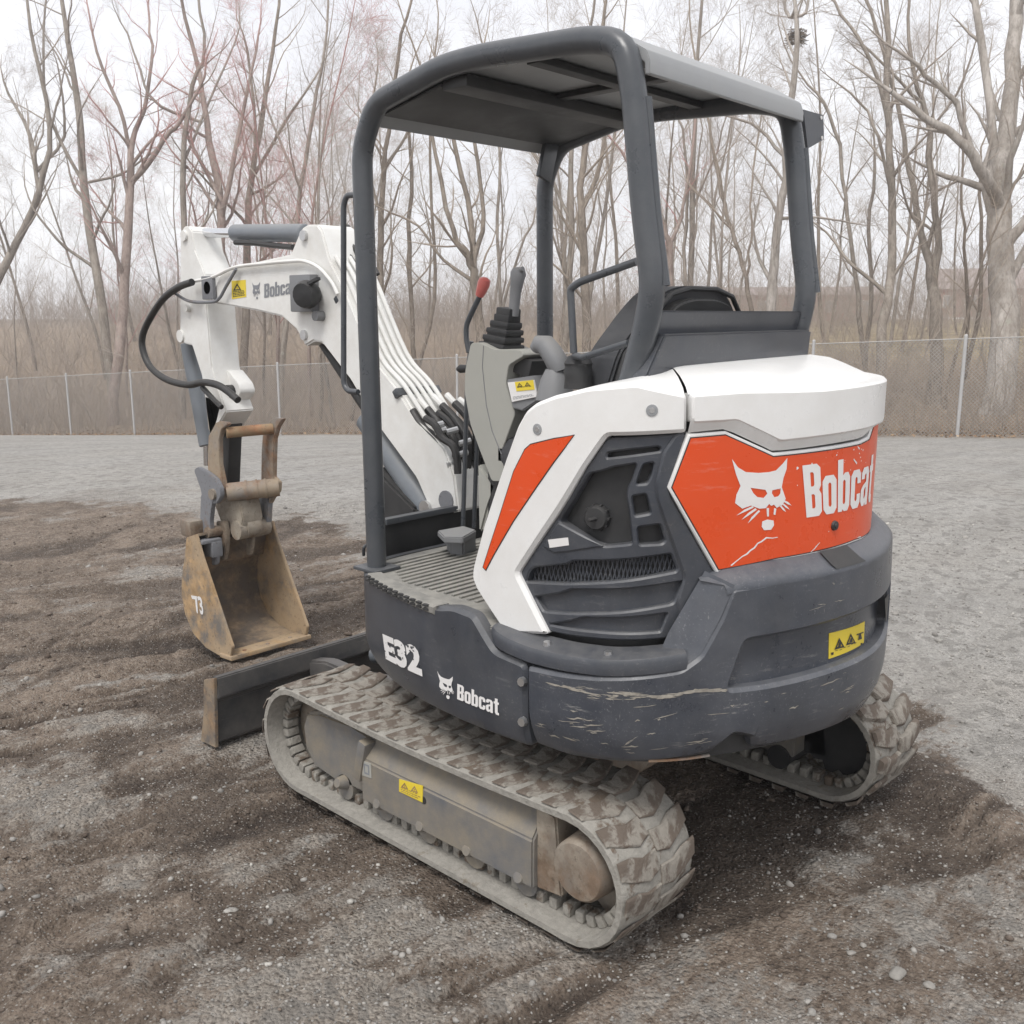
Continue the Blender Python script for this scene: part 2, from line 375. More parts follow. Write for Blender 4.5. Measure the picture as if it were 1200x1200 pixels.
EMB=[([(388,628),(415,668),(450,690),(510,695),(560,692),(595,685),(630,655),(656,628),(650,680),(632,722),(622,765),(640,820),(622,850),(592,862),(580,846),(566,852),(556,842),(540,862),(510,864),(470,848),(430,862),(398,835),(405,795),(424,755),(405,700)],[(470,764),(540,775),(549,793),(530,813),(500,808),(482,789)],[(574,778),(616,770),(613,794),(602,807),(583,811),(571,792)]),
 [(478,850),(482,858),(440,878),(403,894),(440,866)],[(490,860),(497,868),(462,892),(424,916),(455,884)],[(505,870),(512,876),(480,908),(452,934),(472,902)],
 [(622,830),(626,824),(652,836),(670,854),(648,846)],[(618,842),(622,838),(645,856),(660,874),(638,862)],[(606,852),(612,848),(630,866),(640,884),(624,874)],
 [(520,925),(545,916),(575,922),(577,945),(562,966),(528,967),(517,950)],[(543,862),(555,862),(553,902),(544,902)],[(580,862),(591,866),(585,896),(576,893)]]
def emblem(quad,mapper,d=.0015):
    q=[Vector(p) for p in quad]; bm=B()
    for G in EMB:
        LL=[]
        for P in (G if isinstance(G,tuple) else [G]):
            L=[]
            for x,y in P:
                a=(x-388)/282; b=(967-y)/339; p=(q[0]*(1-a)+q[1]*a)*(1-b)+(q[3]*(1-a)+q[2]*a)*b; L.append((p.x,p.y))
            LL.append(L)
        join(bm,panel(LL,mapper,d=d,thick=0,bev=0,cut=.03))
    return bm
def bolt(bm,p,n,r=.012,h=.008):
    p=Vector(p); n=Vector(n).normalized(); cyl(bm,p-n*.004,p+n*h,r,r*.85,8)
def fineprint(quad,mapper,parent,seed,d=.0025,rows=3,pics=2,mat='ink'):
    rg=random.Random(seed); q=[Vector(p) for p in quad]; bm=B()
    def P(a,b): r=(q[0]*(1-a)+q[1]*a)*(1-b)+(q[3]*(1-a)+q[2]*a)*b; return (r.x,r.y)
    for i in range(pics):
        a0=.08+i*.86/pics; a1=a0+.62/pics
        tri=[P(a0,.45),P(a1,.45),P((a0+a1)/2,.90)]; join(bm,panel([tri,[P(a0+(a1-a0)*.22,.52),P(a1-(a1-a0)*.22,.52),P((a0+a1)/2,.76)]],mapper,d=d,thick=0,bev=0,cut=0))
        m=(a0+a1)/2; join(bm,panel([[P(m-.012,.55),P(m+.012,.55),P(m+.012,.68),P(m-.012,.68)]],mapper,d=d,thick=0,bev=0,cut=0))
    for r in range(rows):
        a=.07; b=.36-.30*r/max(1,rows-1)
        while a<.9:
            w=rg.uniform(.05,.16); 
            if a+w>.95: break
            join(bm,panel([[P(a,b),P(a+w,b),P(a+w,b+.055),P(a,b+.055)]],mapper,d=d,thick=0,bev=0,cut=0)); a+=w+.03
    return stuff(obj('fine_print',bm,mat,parent))
# ---- upper body core
ss=[-1.2+i*.06 for i in range(41)]
core=[cat_(s,.10) for s in ss]
obj('engine_bay',prism(core,'z',.60,1.44,.01),'dark',EX)
belly=[cat_(s,.05) for s in np.linspace(-2.66,2.57,80)]
obj('belly_plate',prism(belly,'z',.545,.60,.0),'dark',EX)
# ---- lower skirt (front left) with lettering
SK=[(-1.109,.527),(-1.3,.518),(-1.6,.503),(-1.8,.497),(-1.94,.518),(-2.02,.56),(-2.15,.6),(-2.5,.62),(-2.66,.62),(-2.66,.835),(-1.955,.835),(-1.475,.850),(-1.40,.868),(-1.31,.866),(-1.265,.82),(-1.225,.782),(-1.109,.772)]
tuck=lambda u,v: -((max(0,.64-v)/.14)**2)*.035
sk=obj('side_skirt',panel([rnd(SK,.02)],cm(0),d=0,thick=.04,bev=.012,cut=.03,cutv=.03,prof=tuck),'gray',EX)
obj('lettering',text_bm('Bobcat',[[(-1.38,0.598)][0],[(-1.205,0.601)][0],[(-1.205,0.652)][0],[(-1.378,0.645)][0]],cm(0),bold=.035,space=.94),'print',sk)
obj('emblem',emblem([[(-1.465,0.58)][0],[(-1.39,0.589)][0],[(-1.395,0.661)][0],[(-1.476,0.656)][0]],cm(0)),'print',sk)
obj('model_number',text_bm('E32',[[(-1.81,0.594)][0],[(-1.564,0.612)][0],[(-1.561,0.703)][0],[(-1.819,0.675)][0]],cm(0),bold=.05,shear=-.06),'print',sk)
bm=B(); rg=random.Random(21); a0=[(-1.81,0.594)][0]; b0_=[(-1.561,0.703)][0]
for i in range(26):
    u=rg.uniform(a0[0],b0_[0]); v=a0[1]+(b0_[1]-.06-a0[1])*((u-a0[0])/(b0_[0]-a0[0]))+rg.choice((rg.uniform(-.005,.06),rg.uniform(.025,.06))); r=rg.uniform(.002,.007)
    join(bm,panel([[(u+r*rg.uniform(.4,1.5)*math.cos(k*1.05),v+r*rg.uniform(.3,.9)*math.sin(k*1.05)) for k in range(6)]],cm(0),d=.0026,thick=0,bev=0,cut=0))
stuff(obj('worn_patches',bm,'gray',sk))
for p in [(-1.119,0.722),(-1.117,0.609)]:
    bm=B(); bolt(bm,cm(0)(p[0],p[1],.001),(-1,-.1,0),.014,.008); obj('bolt',bm,'zinc',sk)
ST=[(-1.96,.842),(-1.48,.852),(-1.485,.822),(-1.7,.818),(-1.95,.812)]
tr=obj('tread_step',panel([ST],cm(-.004),d=0,thick=.05,bev=.006,cut=.03),'floor',EX)
bm=B()
for i in range(12):
    for j in range(2):
        s=-1.93+i*.037; p=cm(-.004)(s,.838+.009*(s+1.95)/.47-.012*j,.001); box(bm,p,(.012,.02,.006),(0,0,.3*(i%2)))
obj('grip_pads',bm,'dark',tr)
# ---- counterweight
CWP=[(-1.101,.535),(-1.101,.770),(-.90,.785),(-.68,.812),(-.63,.845),(-.577,.937),(-.547,1.012),(-.43,1.018),(0,1.022),(.6,1.022),(1.15,1.02),(1.35,.80),(1.35,.56),(.4,.555),(0,.545),(-.31,.553),(-.45,.562),(-.462,.600),(-.523,.622),(-.552,.595),(-.585,.566),(-.66,.560),(-.816,.550),(-.977,.536)]
REC=rnd([(-.505,.872),(-.549,.748),(-.44,.745),(.28,.753),(.28,.886),(-.04,.884)],.015)
tk=lambda u,v: -((max(0,.66-v)/.12)**2)*.035+.006*math.sin((v-.54)*6.5)
cw=obj('counterweight',panel([rnd(CWP,.012),REC],cm(0),d=0,thick=.05,bev=.010,cut=.035,cutv=.035,prof=tk),'cw',EX)
obj('recess_panel',panel([offs(REC,-.012)],cm(0),d=-.028,thick=.012,bev=0,cut=.035),'cw',cw)
n=26
A=dens([(-.562,1.008,.004),(-.53,1.016,.001),(-.43,1.020,0),(0,1.024,0),(1.15,1.022,0)],n); A1=[(s,z+.010,i+.012) for s,z,i in A]; Bq=dens([(-.615,1.030,.058),(-.57,1.05,.056),(-.43,1.062,.055),(0,1.066,.055),(1.15,1.066,.055)],n); B1=[(s,z-.004,i-.012) for s,z,i in Bq]
obj('ledge_top',strip([[(s,z-.012,i-.001) for s,z,i in A],A,A1,B1,Bq,[(s,z-.01,i+.05) for s,z,i in Bq]]),'cw',cw,60)
A=dens([(-.540,1.020,.004),(-.577,.937,.002),(-.628,.845,.002),(-.675,.816,.002)],14); Bq=dens([(-.598,1.048,.056),(-.648,.97,.055),(-.697,.892,.055),(-.72,.84,.055)],14)
obj('corner_bevel',strip([A,[tuple(a*.5+b*.5 for a,b in zip(p,q)) for p,q in zip(A,Bq)],Bq]),'cw',cw,60)
lb=obj('warning_label',panel([[(-0.183,0.835),(0.025,0.825),(0.031,0.76),(-0.177,0.761)]],cm(.028),d=.0015,thick=.0015,bev=0,cut=.03),'yellow',cw)
bm=B()
for tri in ([(-0.155,0.783),(-0.135,0.813),(-0.104,0.78)],[(-0.097,0.783),(-0.074,0.813),(-0.038,0.777)]):
    join(bm,panel([tri,offs(tri,.006)],cm(.028),d=.0028,thick=0,bev=0,cut=0))
for ln in ([(-0.168,0.77),(0.014,0.759),(0.013,0.765),(-0.169,0.776)],[(-0.035,0.798),(0.017,0.793),(0.016,0.797),(-0.035,0.802)],[(-0.022,0.781),(0.008,0.778),(-0.004,0.796),(-0.018,0.798)],[(-0.139,0.787),(-0.124,0.787),(-0.125,0.8),(-0.134,0.802)],[(-0.078,0.787),(-0.058,0.785),(-0.066,0.798),(-0.074,0.798)]):
    join(bm,panel([ln],cm(.028),d=.0028,thick=0,bev=0,cut=0))
for i in range(7):
    join(bm,panel([[(-.172+i*.021,.776+.002*(i%2)),(-.158+i*.021,.776+.002*(i%2)),(-.158+i*.021,.7775+.002*(i%2)),(-.172+i*.021,.7775+.002*(i%2))]],cm(.028),d=.0028,thick=0,bev=0,cut=0))
obj('pictogram',bm,'ink',lb)
sl4=[(-0.227,1.053),(-0.099,1.05)]; obj('tie_down_slot',strip([[(s,1.024,-.001) for s in np.linspace(sl4[0][0]+.02,sl4[1][0]+.03,6)],[(s,1.036,.009) for s in np.linspace(sl4[0][0]+.01,sl4[1][0]+.015,6)],[(s,1.066,.043) for s in np.linspace(sl4[0][0],sl4[1][0],6)]]),'dark',cw)
obj('side_slot',panel([[(0.135,0.868),(0.279,0.846),(0.279,0.768),(0.213,0.777)]],cm(0),d=.0015,thick=.001,bev=0,cut=0),'ink',cw)
# scrapes: bare, pale gouges where the casting rubbed
bm=B(); rg=random.Random(4)
for P in ([(-0.927,0.74),(-0.875,0.747),(-0.82,0.763),(-0.766,0.774),(-0.76,0.769),(-0.82,0.758),(-0.875,0.741),(-0.923,0.736)],[(-1.002,0.635),(-0.98,0.654),(-0.946,0.678),(-0.936,0.682),(-0.959,0.661),(-0.945,0.657),(-0.973,0.638),(-0.995,0.628)],[(-1.026,0.609),(-0.972,0.618),(-0.905,0.62),(-0.905,0.616),(-0.972,0.612),(-1.018,0.606)],[(-1.017,0.587),(-0.998,0.591),(-0.993,0.584),(-1.009,0.581)],[(-0.909,0.636),(-0.9,0.639),(-0.901,0.611),(-0.918,0.61)],[(-1.035,0.729),(-1.007,0.739),(-1.015,0.725)],[(-0.662,0.618),(-0.64,0.634),(-0.629,0.621),(-0.593,0.616),(-0.595,0.608),(-0.629,0.612),(-0.655,0.609)],[(-0.602,0.617),(-0.542,0.638),(-0.539,0.635),(-0.595,0.608)],[(-0.76,0.771),(-0.668,0.783),(-0.577,0.789),(-0.573,0.784),(-0.661,0.776),(-0.76,0.766)],[(-1.007,0.711),(-0.967,0.715),(-0.968,0.71),(-1.003,0.706)]):
    join(bm,panel([P],cm(0),d=.0012,thick=0,bev=0,cut=.03,cutv=.03,prof=tk))

for P in [list(offs(q,0)) for q in ()]: pass
bm.free(); bm=B(); rg=random.Random(12)
for s0,z0,ws,wz,k_,ang in ((-.86,.742,.16,.018,34,.06),(-.93,.655,.10,.03,26,.2),(-.88,.602,.16,.012,22,-.03),(-.80,.615,.02,.05,8,1.3),(-.62,.615,.05,.012,14,.1),(-1.05,.62,.03,.012,8,.2),(-.45,.70,.3,.03,16,.02),(-.15,.68,.3,.05,14,.05),(-.3,.96,.3,.05,12,-.05),(-.75,.70,.1,.1,14,.3),(-.05,.60,.25,.03,10,.0)):
    for _ in range(int(k_*.4)):
        s=rg.gauss(s0,ws*.45); z=rg.gauss(z0,wz*.45); l=abs(rg.gauss(.012,.010))+.003; w=rg.uniform(.0006,.0028); a=ang*.5+rg.gauss(0,.07)
        if s<-1.09: continue
        top=[];bot=[]
        for i in range(6):
            t=i/5-.5; j=rg.gauss(0,w*.5); hw=w*(1-abs(2*t))**.6*rg.uniform(.3,1.2); u,v=s+l*t*2*math.cos(a),z+l*t*2*math.sin(a)+j
            top.append((u,v+hw+.0002)); bot.append((u,v-hw-.0002))
        join(bm,panel([top+bot[::-1]],cm(0),d=.0012,thick=0,bev=0,cut=.03,cutv=.03,prof=tk))
for _ in range(110):
    t=rg.random()**.8; s=-1.02+.46*t; z=.741+.012*t+rg.gauss(0,.0022)+.004*math.sin(t*17); l=rg.uniform(.006,.03); w=rg.uniform(.0006,.0024)
    join(bm,panel([[(s-l,z),(s-l*.4,z+w),(s+l*.5,z+w*rg.uniform(.2,1.2)),(s+l,z+.001),(s+l*.3,z-w),(s-l*.5,z-w*rg.uniform(.2,1))]],cm(0),d=.0012,thick=0,bev=0,cut=.03,cutv=.03,prof=tk))
stuff(obj('scuffs',bm,pmat('bare_scrape',(.33,.31,.27),.6,var=.3,vs=40,dust=.5,ds=30),cw))
bm=B(); join(bm,panel([[(-0.749,0.561),(-0.648,0.56),(-0.578,0.562),(-0.576,0.556),(-0.648,0.554),(-0.749,0.554)]],cm(.03),d=.004,thick=.006,bev=0,cut=.03))
obj('rust_edge',bm,'rust',cw)
# ---- ledge over the skirt
sl=np.linspace(-1.262,-.665,22); zo=lambda s: float(np.interp(s,[-1.27,-1.1,-.88,-.66],[.016,.0,.008,.032]))
fo=lambda s: float(np.interp(s,[-1.262,-1.225,-1.18],[.03,.008,0]))
rows=[[(s,.838+zo(s)*.6,.075) for s in sl],[(s,.826+zo(s),.012+fo(s)) for s in sl],[(s,.822+zo(s),.002+fo(s)) for s in sl],[(s,.812+zo(s),-.004+fo(s)) for s in sl],[(s,.782+zo(s),-.003+fo(s)) for s in sl],[(s,.776+zo(s),.012+fo(s)) for s in sl],[(s,.774+zo(s),.05) for s in sl]]
lg=obj('side_ledge',strip(rows),'gray',EX,35)
for p in ((-1.06,.832),(-.87,.838)):
    bm=B(); x,y=cat_(p[0],.03); bolt(bm,(x,y,p[1]+.002),(-.1,0,1),.011,.006); obj('bolt',bm,'zinc',lg)
# ---- white side cover
WC=[(-1.235,0.816),(-1.357,0.919),(-1.376,0.95),(-1.372,0.983),(-1.325,1.106),(-1.238,1.294),(-1.19,1.393),(-1.159,1.435),(-1.123,1.459),(-1.058,1.482),(-0.945,1.506),(-0.813,1.519),(-0.668,1.492),(-0.664,1.399),(-0.893,1.389),(-1.189,0.997),(-1.077,0.849)]
zt_s=[p[0] for p in WC[6:13]]; zt_z=[p[1] for p in WC[6:13]]
def ztop(s): return float(np.interp(s,zt_s,zt_z)) if s<zt_s[-1] else 1.497
wc=obj('side_cover',panel([rnd(WC,.012)],cm(.05),d=0,thick=.05,bev=.010,cut=.03,cutv=.06),'white',EX)
SP=[(-0.987,1.388),(-1.057,1.375),(-1.138,1.353),(-1.159,1.337),(-1.199,1.275),(-1.254,1.145),(-1.323,0.99),(-1.308,0.982),(-1.272,1.035),(-1.198,1.137),(-1.122,1.231),(-1.056,1.312)]
obj('edge_line',panel([SP],cm(.05),d=.001,thick=.001,bev=0,cut=.03),'ink',wc)
obj('orange_stripe',panel([offs(SP,.003)],cm(.05),d=.0018,thick=.001,bev=0,cut=.03),'orange',wc)
for p in [(-1.114,1.392),(-0.764,1.454)]:
    bm=B(); c0=cm(.05)(p[0],p[1],.0012); nn=cm(.05)(p[0],p[1],1)-c0
    tube(bm,[c0-nn*.003,c0+nn*.0005,c0+nn*.001],[.0145,.0145,.011],16); obj('bolt_cup',bm,'roofm',wc)
    bm=B(); cyl(bm,c0,c0+nn*.0018,.0085,.0075,6); obj('bolt',bm,'zinc',wc)
# top of the hood: from the side covers in to the canopy base
def hoodtop(s0,s1,n,name,inner):
    bm=B(); G=[]
    for s in np.linspace(s0,s1,n):
        x,y=cat_(s,.058+.05*min(1,max(0,s/.5))**1.6); z0=ztop(s)-.006
        ix,iy=min(.40,max(-.42,x)),max(y,1.50); k=max(0,min(1,(s+1.05)/.4)) if s<0 else max(0,min(1,(1.15-s)/.4))
        z1=z0+.012+(1.553-z0-.012)*k if k>0 else z0+.012
        row=[]
        for t in (0,.04,.09,.18,.35,.6,1):
            e=1-(1-t)**2.2; row.append(bm.verts.new((x+(ix-x)*t,y+(iy-y)*t,z0+.006*min(1,t*12)+(z1-z0-.006)*e)))
        G.append(row)
    for a,b in zip(G[:-1],G[1:]):
        for k in range(len(a)-1): bm.faces.new((a[k],b[k],b[k+1],a[k+1]))
    return obj(name,bm,'white',inner,50)
hoodtop(-1.17,-.672,20,'top_surface',wc)
# ---- rear hood and orange door
HL=[(-0.661,1.492),(-0.523,1.498),(-0.26,1.494)]+[(0,1.502),(.5,1.502),(1.0,1.50),(1.05,1.40),(.10,1.385)]+[(-0.03,1.378),(-0.402,1.368),(-0.536,1.425),(-0.658,1.422)]
rh=obj('rear_hood',panel([rnd(HL,.008)],cmu(.05),d=.016,thick=.06,bev=.006,cut=.03),'white',EX)
lt=[(-0.664,1.431),(-0.543,1.437),(-0.412,1.381),(-0.055,1.39)]+[(.10,1.388),(.6,1.388)]; lw=[(-0.662,1.399),(-0.557,1.405),(-0.409,1.343),(-0.032,1.353)]+[(.06,1.372),(.6,1.372)]
lt=[(*p,.034) for p in lt]; lw=[(*p,.054) for p in lw]
NN=40
obj('hood_lip',strip([[(s,z+.004,i-.0) for s,z,i in dens(lt,NN)],[(s,z-.004,i+.002) for s,z,i in dens(lt,NN)],dens(lw,NN)],up=True),'white',rh,30)
hoodtop(-.664,1.05,44,'top_surface',rh)
DR=[(-0.662,1.395),(-0.557,1.4),(-0.408,1.339)]+[(-.05,1.345),(.02,1.352),(.06,1.385),(.42,1.385),(.44,1.06),(.12,1.058),(-.04,1.062)]+[(-0.181,1.058),(-0.38,1.055),(-0.566,1.04),(-0.713,1.264)]
door=obj('rear_door',panel([DR],cmu(.05),d=0,thick=.05,bev=.004,cut=.03),'white',EX)
obj('edge_line',panel([offs(DR,.0075)],cmu(.05),d=.001,thick=.001,bev=0,cut=.03),'ink',door)
obj('orange_panel',panel([offs(DR,.0105)],cmu(.05),d=.0018,thick=.001,bev=0,cut=.03),'orange',door)
qd=[[(-0.282,1.162)][0],None,None,[(-0.31,1.301)][0]]; zb=qd[0][1]; ztt=qd[3][1]
qd[1]=(.082,zb-.001); qd[2]=(.090,ztt+.008)
obj('lettering',text_bm('Bobcat',qd,cmu(.05),d=.003,bold=.05,space=.93),'print',door)
obj('emblem',emblem([[(-0.524,1.148)][0],[(-0.333,1.137)][0],[(-0.356,1.324)][0],[(-0.538,1.331)][0]],cmu(.05),d=.003),'print',door)
bm=B(); p=[(-0.161,1.127)][0]; c0=cmu(.05)(p[0],p[1],.002); nn=cmu(.05)(p[0],p[1],1)-cmu(.05)(p[0],p[1],0)
cyl(bm,c0,c0+nn*.006,.014,.012,16); cyl(bm,c0+nn*.006,c0+nn*.009,.007,.006,10); obj('door_lock',bm,'dark',door)
bm=B(); rg=random.Random(8)
for P in ([(-0.528,1.059),(-0.524,1.057),(-0.51,1.067),(-0.492,1.078),(-0.477,1.083),(-0.468,1.091),(-0.455,1.097),(-0.446,1.108),(-0.433,1.112),(-0.419,1.12),(-0.399,1.118),(-0.381,1.119),(-0.384,1.121),(-0.399,1.12),(-0.421,1.124),(-0.436,1.115),(-0.448,1.111),(-0.459,1.1),(-0.471,1.094),(-0.481,1.086),(-0.495,1.08),(-0.512,1.069)],[(-0.257,1.067),(-0.242,1.075),(-0.237,1.08),(-0.221,1.089),(-0.22,1.088),(-0.234,1.078),(-0.24,1.073),(-0.255,1.066)],[(-0.083,1.301),(-0.061,1.287),(-0.064,1.283),(-0.085,1.298)],[(-0.069,1.335),(-0.05,1.326),(-0.055,1.322)],[(-0.033,1.075),(-0.001,1.075),(0.003,1.071)]):
    join(bm,panel([P],cmu(.05),d=.0024,thick=0,bev=0,cut=.02))
for i in range(34):
    s=rg.uniform(-.36,.02) if i<30 else rg.uniform(-.6,.08); z=(rg.uniform(1.24,1.36) if i<30 else rg.uniform(1.07,1.34)); a=rg.uniform(.0015,.0045) if i<38 else .006
    if i<30 and abs(s+.34)>.05: a*=.6
    join(bm,panel([[(s+a*rg.uniform(.4,1.4)*math.cos(k*1.05),z+a*rg.uniform(.4,1.4)*math.sin(k*1.05)) for k in range(6)]],cmu(.05),d=.0024,thick=0,bev=0,cut=0))
obj('paint_chips',bm,'print',door)
stuff(bpy.data.objects['paint_chips'])
# ---- charcoal grille panel on the left side
GI=.068
GO=[(-0.902,1.378),(-0.888,1.382),(-0.69,1.394),(-0.66,1.399),(-0.702,1.257),(-0.694,1.233),(-0.558,1.033),(-0.57,1.005),(-0.61,0.942),(-0.652,0.873),(-1.089,0.851),(-1.204,0.982)]
slot=rnd([(-0.899,1.332),(-0.895,1.345),(-0.827,1.355),(-0.739,1.363),(-0.731,1.359),(-0.733,1.352),(-0.803,1.344)],.005)
pocket=rnd([(-1.048,1.169),(-0.948,1.289),(-0.91,1.298),(-0.877,1.31),(-0.805,1.321),(-0.82,1.281),(-0.834,1.259),(-0.836,1.238),(-0.825,1.194),(-0.813,1.119),(-0.898,1.107),(-0.926,1.111),(-1.055,1.155)],.008)
vents=[rnd(P,.008) for P in ([(-0.782,1.32),(-0.749,1.324),(-0.754,1.296),(-0.768,1.272),(-0.805,1.269),(-0.794,1.296)],[(-0.818,1.239),(-0.771,1.246),(-0.754,1.197),(-0.807,1.189)],[(-0.797,1.161),(-0.726,1.169),(-0.709,1.126),(-0.72,1.119),(-0.79,1.116)])]
mesh=rnd([(-1.157,1.004),(-1.143,1.017),(-1.026,1.046),(-1.003,1.058),(-0.693,1.093),(-0.672,1.054),(-0.676,1.046),(-1.169,0.974)],.006)
lv1=rnd([(-1.137,0.937),(-1.052,0.963),(-1.009,0.981),(-0.653,1.02),(-0.678,0.966),(-0.689,0.961),(-1.105,0.904)],.006)
lv2=rnd([(-1.084,0.872),(-1.001,0.898),(-0.964,0.911),(-0.696,0.938),(-0.716,0.89)],.006)
gr=obj('side_grille',panel([rnd(GO,.012),slot,pocket,*vents,mesh,lv1,lv2],cm(GI),d=0,thick=.03,bev=.005,cut=.035),'gray',EX)
obj('border_band',panel([rnd([(-0.692,1.395),(-0.662,1.4),(-0.705,1.258),(-0.697,1.235),(-0.563,1.036),(-0.577,1.007),(-0.62,0.94),(-0.65,0.886),(-0.673,0.968),(-0.654,1.032),(-0.741,1.236),(-0.745,1.274),(-0.726,1.35)],.01)],cm(GI),d=.008,thick=.008,bev=.006,cut=.03),'gray',gr)
for P,dd,m in ((slot,-.028,'dark'),(pocket,-.075,'gray'),(lv1,-.018,'gray'),(lv2,-.016,'gray')):
    obj('recess_floor',panel([offs(P,-.012)],cm(GI),d=dd,thick=.002,bev=0,cut=.035,prof=(lambda u,v: -.0) ),m,gr)
# pocket walls, vents
bm=B()
for P in (pocket,*vents,mesh,slot):
    N_=len(P); dd=.078 if P is pocket else .06
    for i in range(N_):
        a,b=P[i],P[(i+1)%N_]
        bm.faces.new([bm.verts.new(cm(GI)(*q)) for q in ((a[0],a[1],-.012),(b[0],b[1],-.012),(b[0],b[1],-dd),(a[0],a[1],-dd))])
obj('recess_walls',bm,'gray',gr)
for P in vents: obj('vent_floor',panel([offs(P,-.012)],cm(GI),d=-.058,thick=.002,bev=0,cut=.035),'ink',gr)
obj('pocket_slope',panel([[(-1.066,1.16),(-0.994,1.149),(-0.832,1.19),(-0.815,1.111),(-0.907,1.101),(-0.936,1.106),(-1.072,1.149)]],cm(GI),d=-.04,thick=.03,bev=.012,cut=.03),'gray',gr)
tp=obj('access_plate',panel([rnd([(-1.107,1.083),(-1.055,1.155),(-0.963,1.13),(-0.901,1.107),(-1.07,1.07)],.006)],cm(GI),d=.005,thick=.02,bev=.004,cut=.03),'gray',gr)
sl_=obj('paper_label',panel([[(-1.086,1.104),(-1.017,1.12),(-1.013,1.1),(-1.08,1.083)]],cm(GI),d=.0065,thick=.001,bev=0,cut=0),'print',gr)
bm=B(); p=[(-0.933,1.174)][0]; c0=cm(GI)(p[0],p[1],-.045); nn=(cm(GI)(p[0],p[1],1)-cm(GI)(p[0],p[1],0))
tube(bm,[c0,c0+nn*.012,c0+nn*.030,c0+nn*.036,c0+nn*.037],[.030,.033,.032,.027,.001],20)
for k in range(10):
    a=k*PI/5; t_=Vector((0,0,1)); s_=nn.cross(t_); q=c0+nn*.020+(s_*math.cos(a)+t_*math.sin(a))*.032; box(bm,q,(.007,.007,.02),nn.to_track_quat('Z','Y').to_matrix(),.002)
box(bm,c0+nn*.039,(.044,.010,.008),(0.5,0,0),.002)
obj('fuel_cap',bm,'dark',gr)
obj('mesh_backing',panel([offs(mesh,-.01)],cm(GI),d=-.055,thick=.002,bev=0,cut=.035),'ink',gr)
bm=B(); u0=min(p[0] for p in mesh)-.01; u1=max(p[0] for p in mesh); v0=min(p[1] for p in mesh); v1=max(p[1] for p in mesh)
nb=34
for k in range(nb):
    for sg in (1,-1):
        c=u0+(u1-u0)*(k+.5)/nb; q=[]
        for t in np.linspace(0,1,5):
            zz=v0-.01+(v1-v0+.02)*t; uu=c+sg*(t-.5)*.045
            q.append(cm(GI)(min(u1,max(u0,uu)),zz,-.022))
        tube(bm,q,.0022,4)
stuff(obj('wire_mesh',bm,'gray',gr))
# ---- floor and front
fl=[cat_(s,.03) for s in np.linspace(-2.55,-1.15,34)]
fl=[p for p in fl]+[(-.30,2.0),(.55,2.0),(.55,2.63)]
flo=obj('cab_floor',prism(fl,'z',.79,.832,.004),'floor',EX)
bm=B()
for i in range(17):
    y=2.02+i*.034; xl=-.62 if y<2.35 else -.62+(y-2.35)*.55
    box(bm,((xl+.18)/2-.0,y,.834),(.18-xl,.012,.008),None,.002)
stuff(obj('mat_ribs',bm,'floor',flo))
bm=B(); box(bm,(.02,2.735,.87),(.84,.05,.14),None,.004); obj('front_wall',bm,'dark',EX)
bm=B(); box(bm,(.02,2.705,.948),(.85,.035,.022),None,.004); obj('front_rail',bm,'tube',EX)
bm=B(); tube(bm,smooth([(-.52,2.68,.85),(-.53,2.66,.885),(-.50,2.64,.90),(-.47,2.64,.875),(-.47,2.66,.85)],5),.006,8); obj('tie_loop',bm,'tube',EX)
bm=B(); box(bm,(.62,2.1,1.0),(.26,.9,.55),None,.05); obj('right_cover',bm,'white',EX)
# ---- canopy
FP=[(2.546,0.811),(2.55,1.146),(2.556,1.594),(2.561,1.969),(2.563,2.188),(2.491,2.312),(2.183,2.371),(2.03,2.373),(1.656,2.351),(1.543,2.323),(1.511,2.193),(1.474,1.923),(1.441,1.749),(1.46,1.646),(1.496,1.528),(1.531,1.439)]
def post_path(x,dy=0): return [(x,y+dy,z) for y,z in FP]
cf=[]
for x,dy in ((-.57,0),(.385,.075)):
    bm=B(); tube(bm,post_path(x,dy),.033,14,round_=.055); f=obj('canopy_frame',bm,'tube',EX,50); cf.append(f)
    bm=B(); tube(bm,[(x+.012,y+dy-.028 if i>8 else y+dy,z) for i,(y,z) in enumerate(FP)][10:13],.012,8); obj('weld_ridge',bm,'tube',f)
    bm=B(); q=FP[0]; box(bm,(x,q[0]+dy,.838),(.11,.12,.012),None,.003)
    obj('foot_plate',bm,'tube',f)
rp=[(2.535,2.285),(2.475,2.345),(2.19,2.398),(1.64,2.400),(1.59,2.388),(1.49,2.328),(1.478,2.300),(1.478,2.272),(1.492,2.272),(1.494,2.30),(1.575,2.358),(1.625,2.380),(2.19,2.380),(2.468,2.328),(2.52,2.278)]
rf=obj('canopy_roof',prism(rp,'x',-.555,.372,.002),'roofm',EX,30)
bm=B(); box(bm,(-.085,2.16,2.355),(.93,.10,.035),None,.006); box(bm,(-.085,1.86,2.366),(.93,.045,.02),None,.004); box(bm,(-.085,1.60,2.352),(.93,.05,.03),None,.006)
for x in (-.09,): box(bm,(x,1.9,2.368),(.05,.66,.016),None,.004)
box(bm,(-.085,2.345,2.331),(.94,.27,.010),(-.166,0,0),.002); obj('roof_beams',bm,'dark',rf)
bm=B(); box(bm,(-.085,2.40,2.338),(.93,.20,.012),(-.20,0,0),.003); fv=obj('front_visor',bm,'midgray',rf)
for o_ in (rf,*rf.children):
    for v in o_.data.vertices: v.co.z+=-.026+.024*(v.co.x+.57)/.955; v.co.y+=.078*(v.co.x+.57)/.955
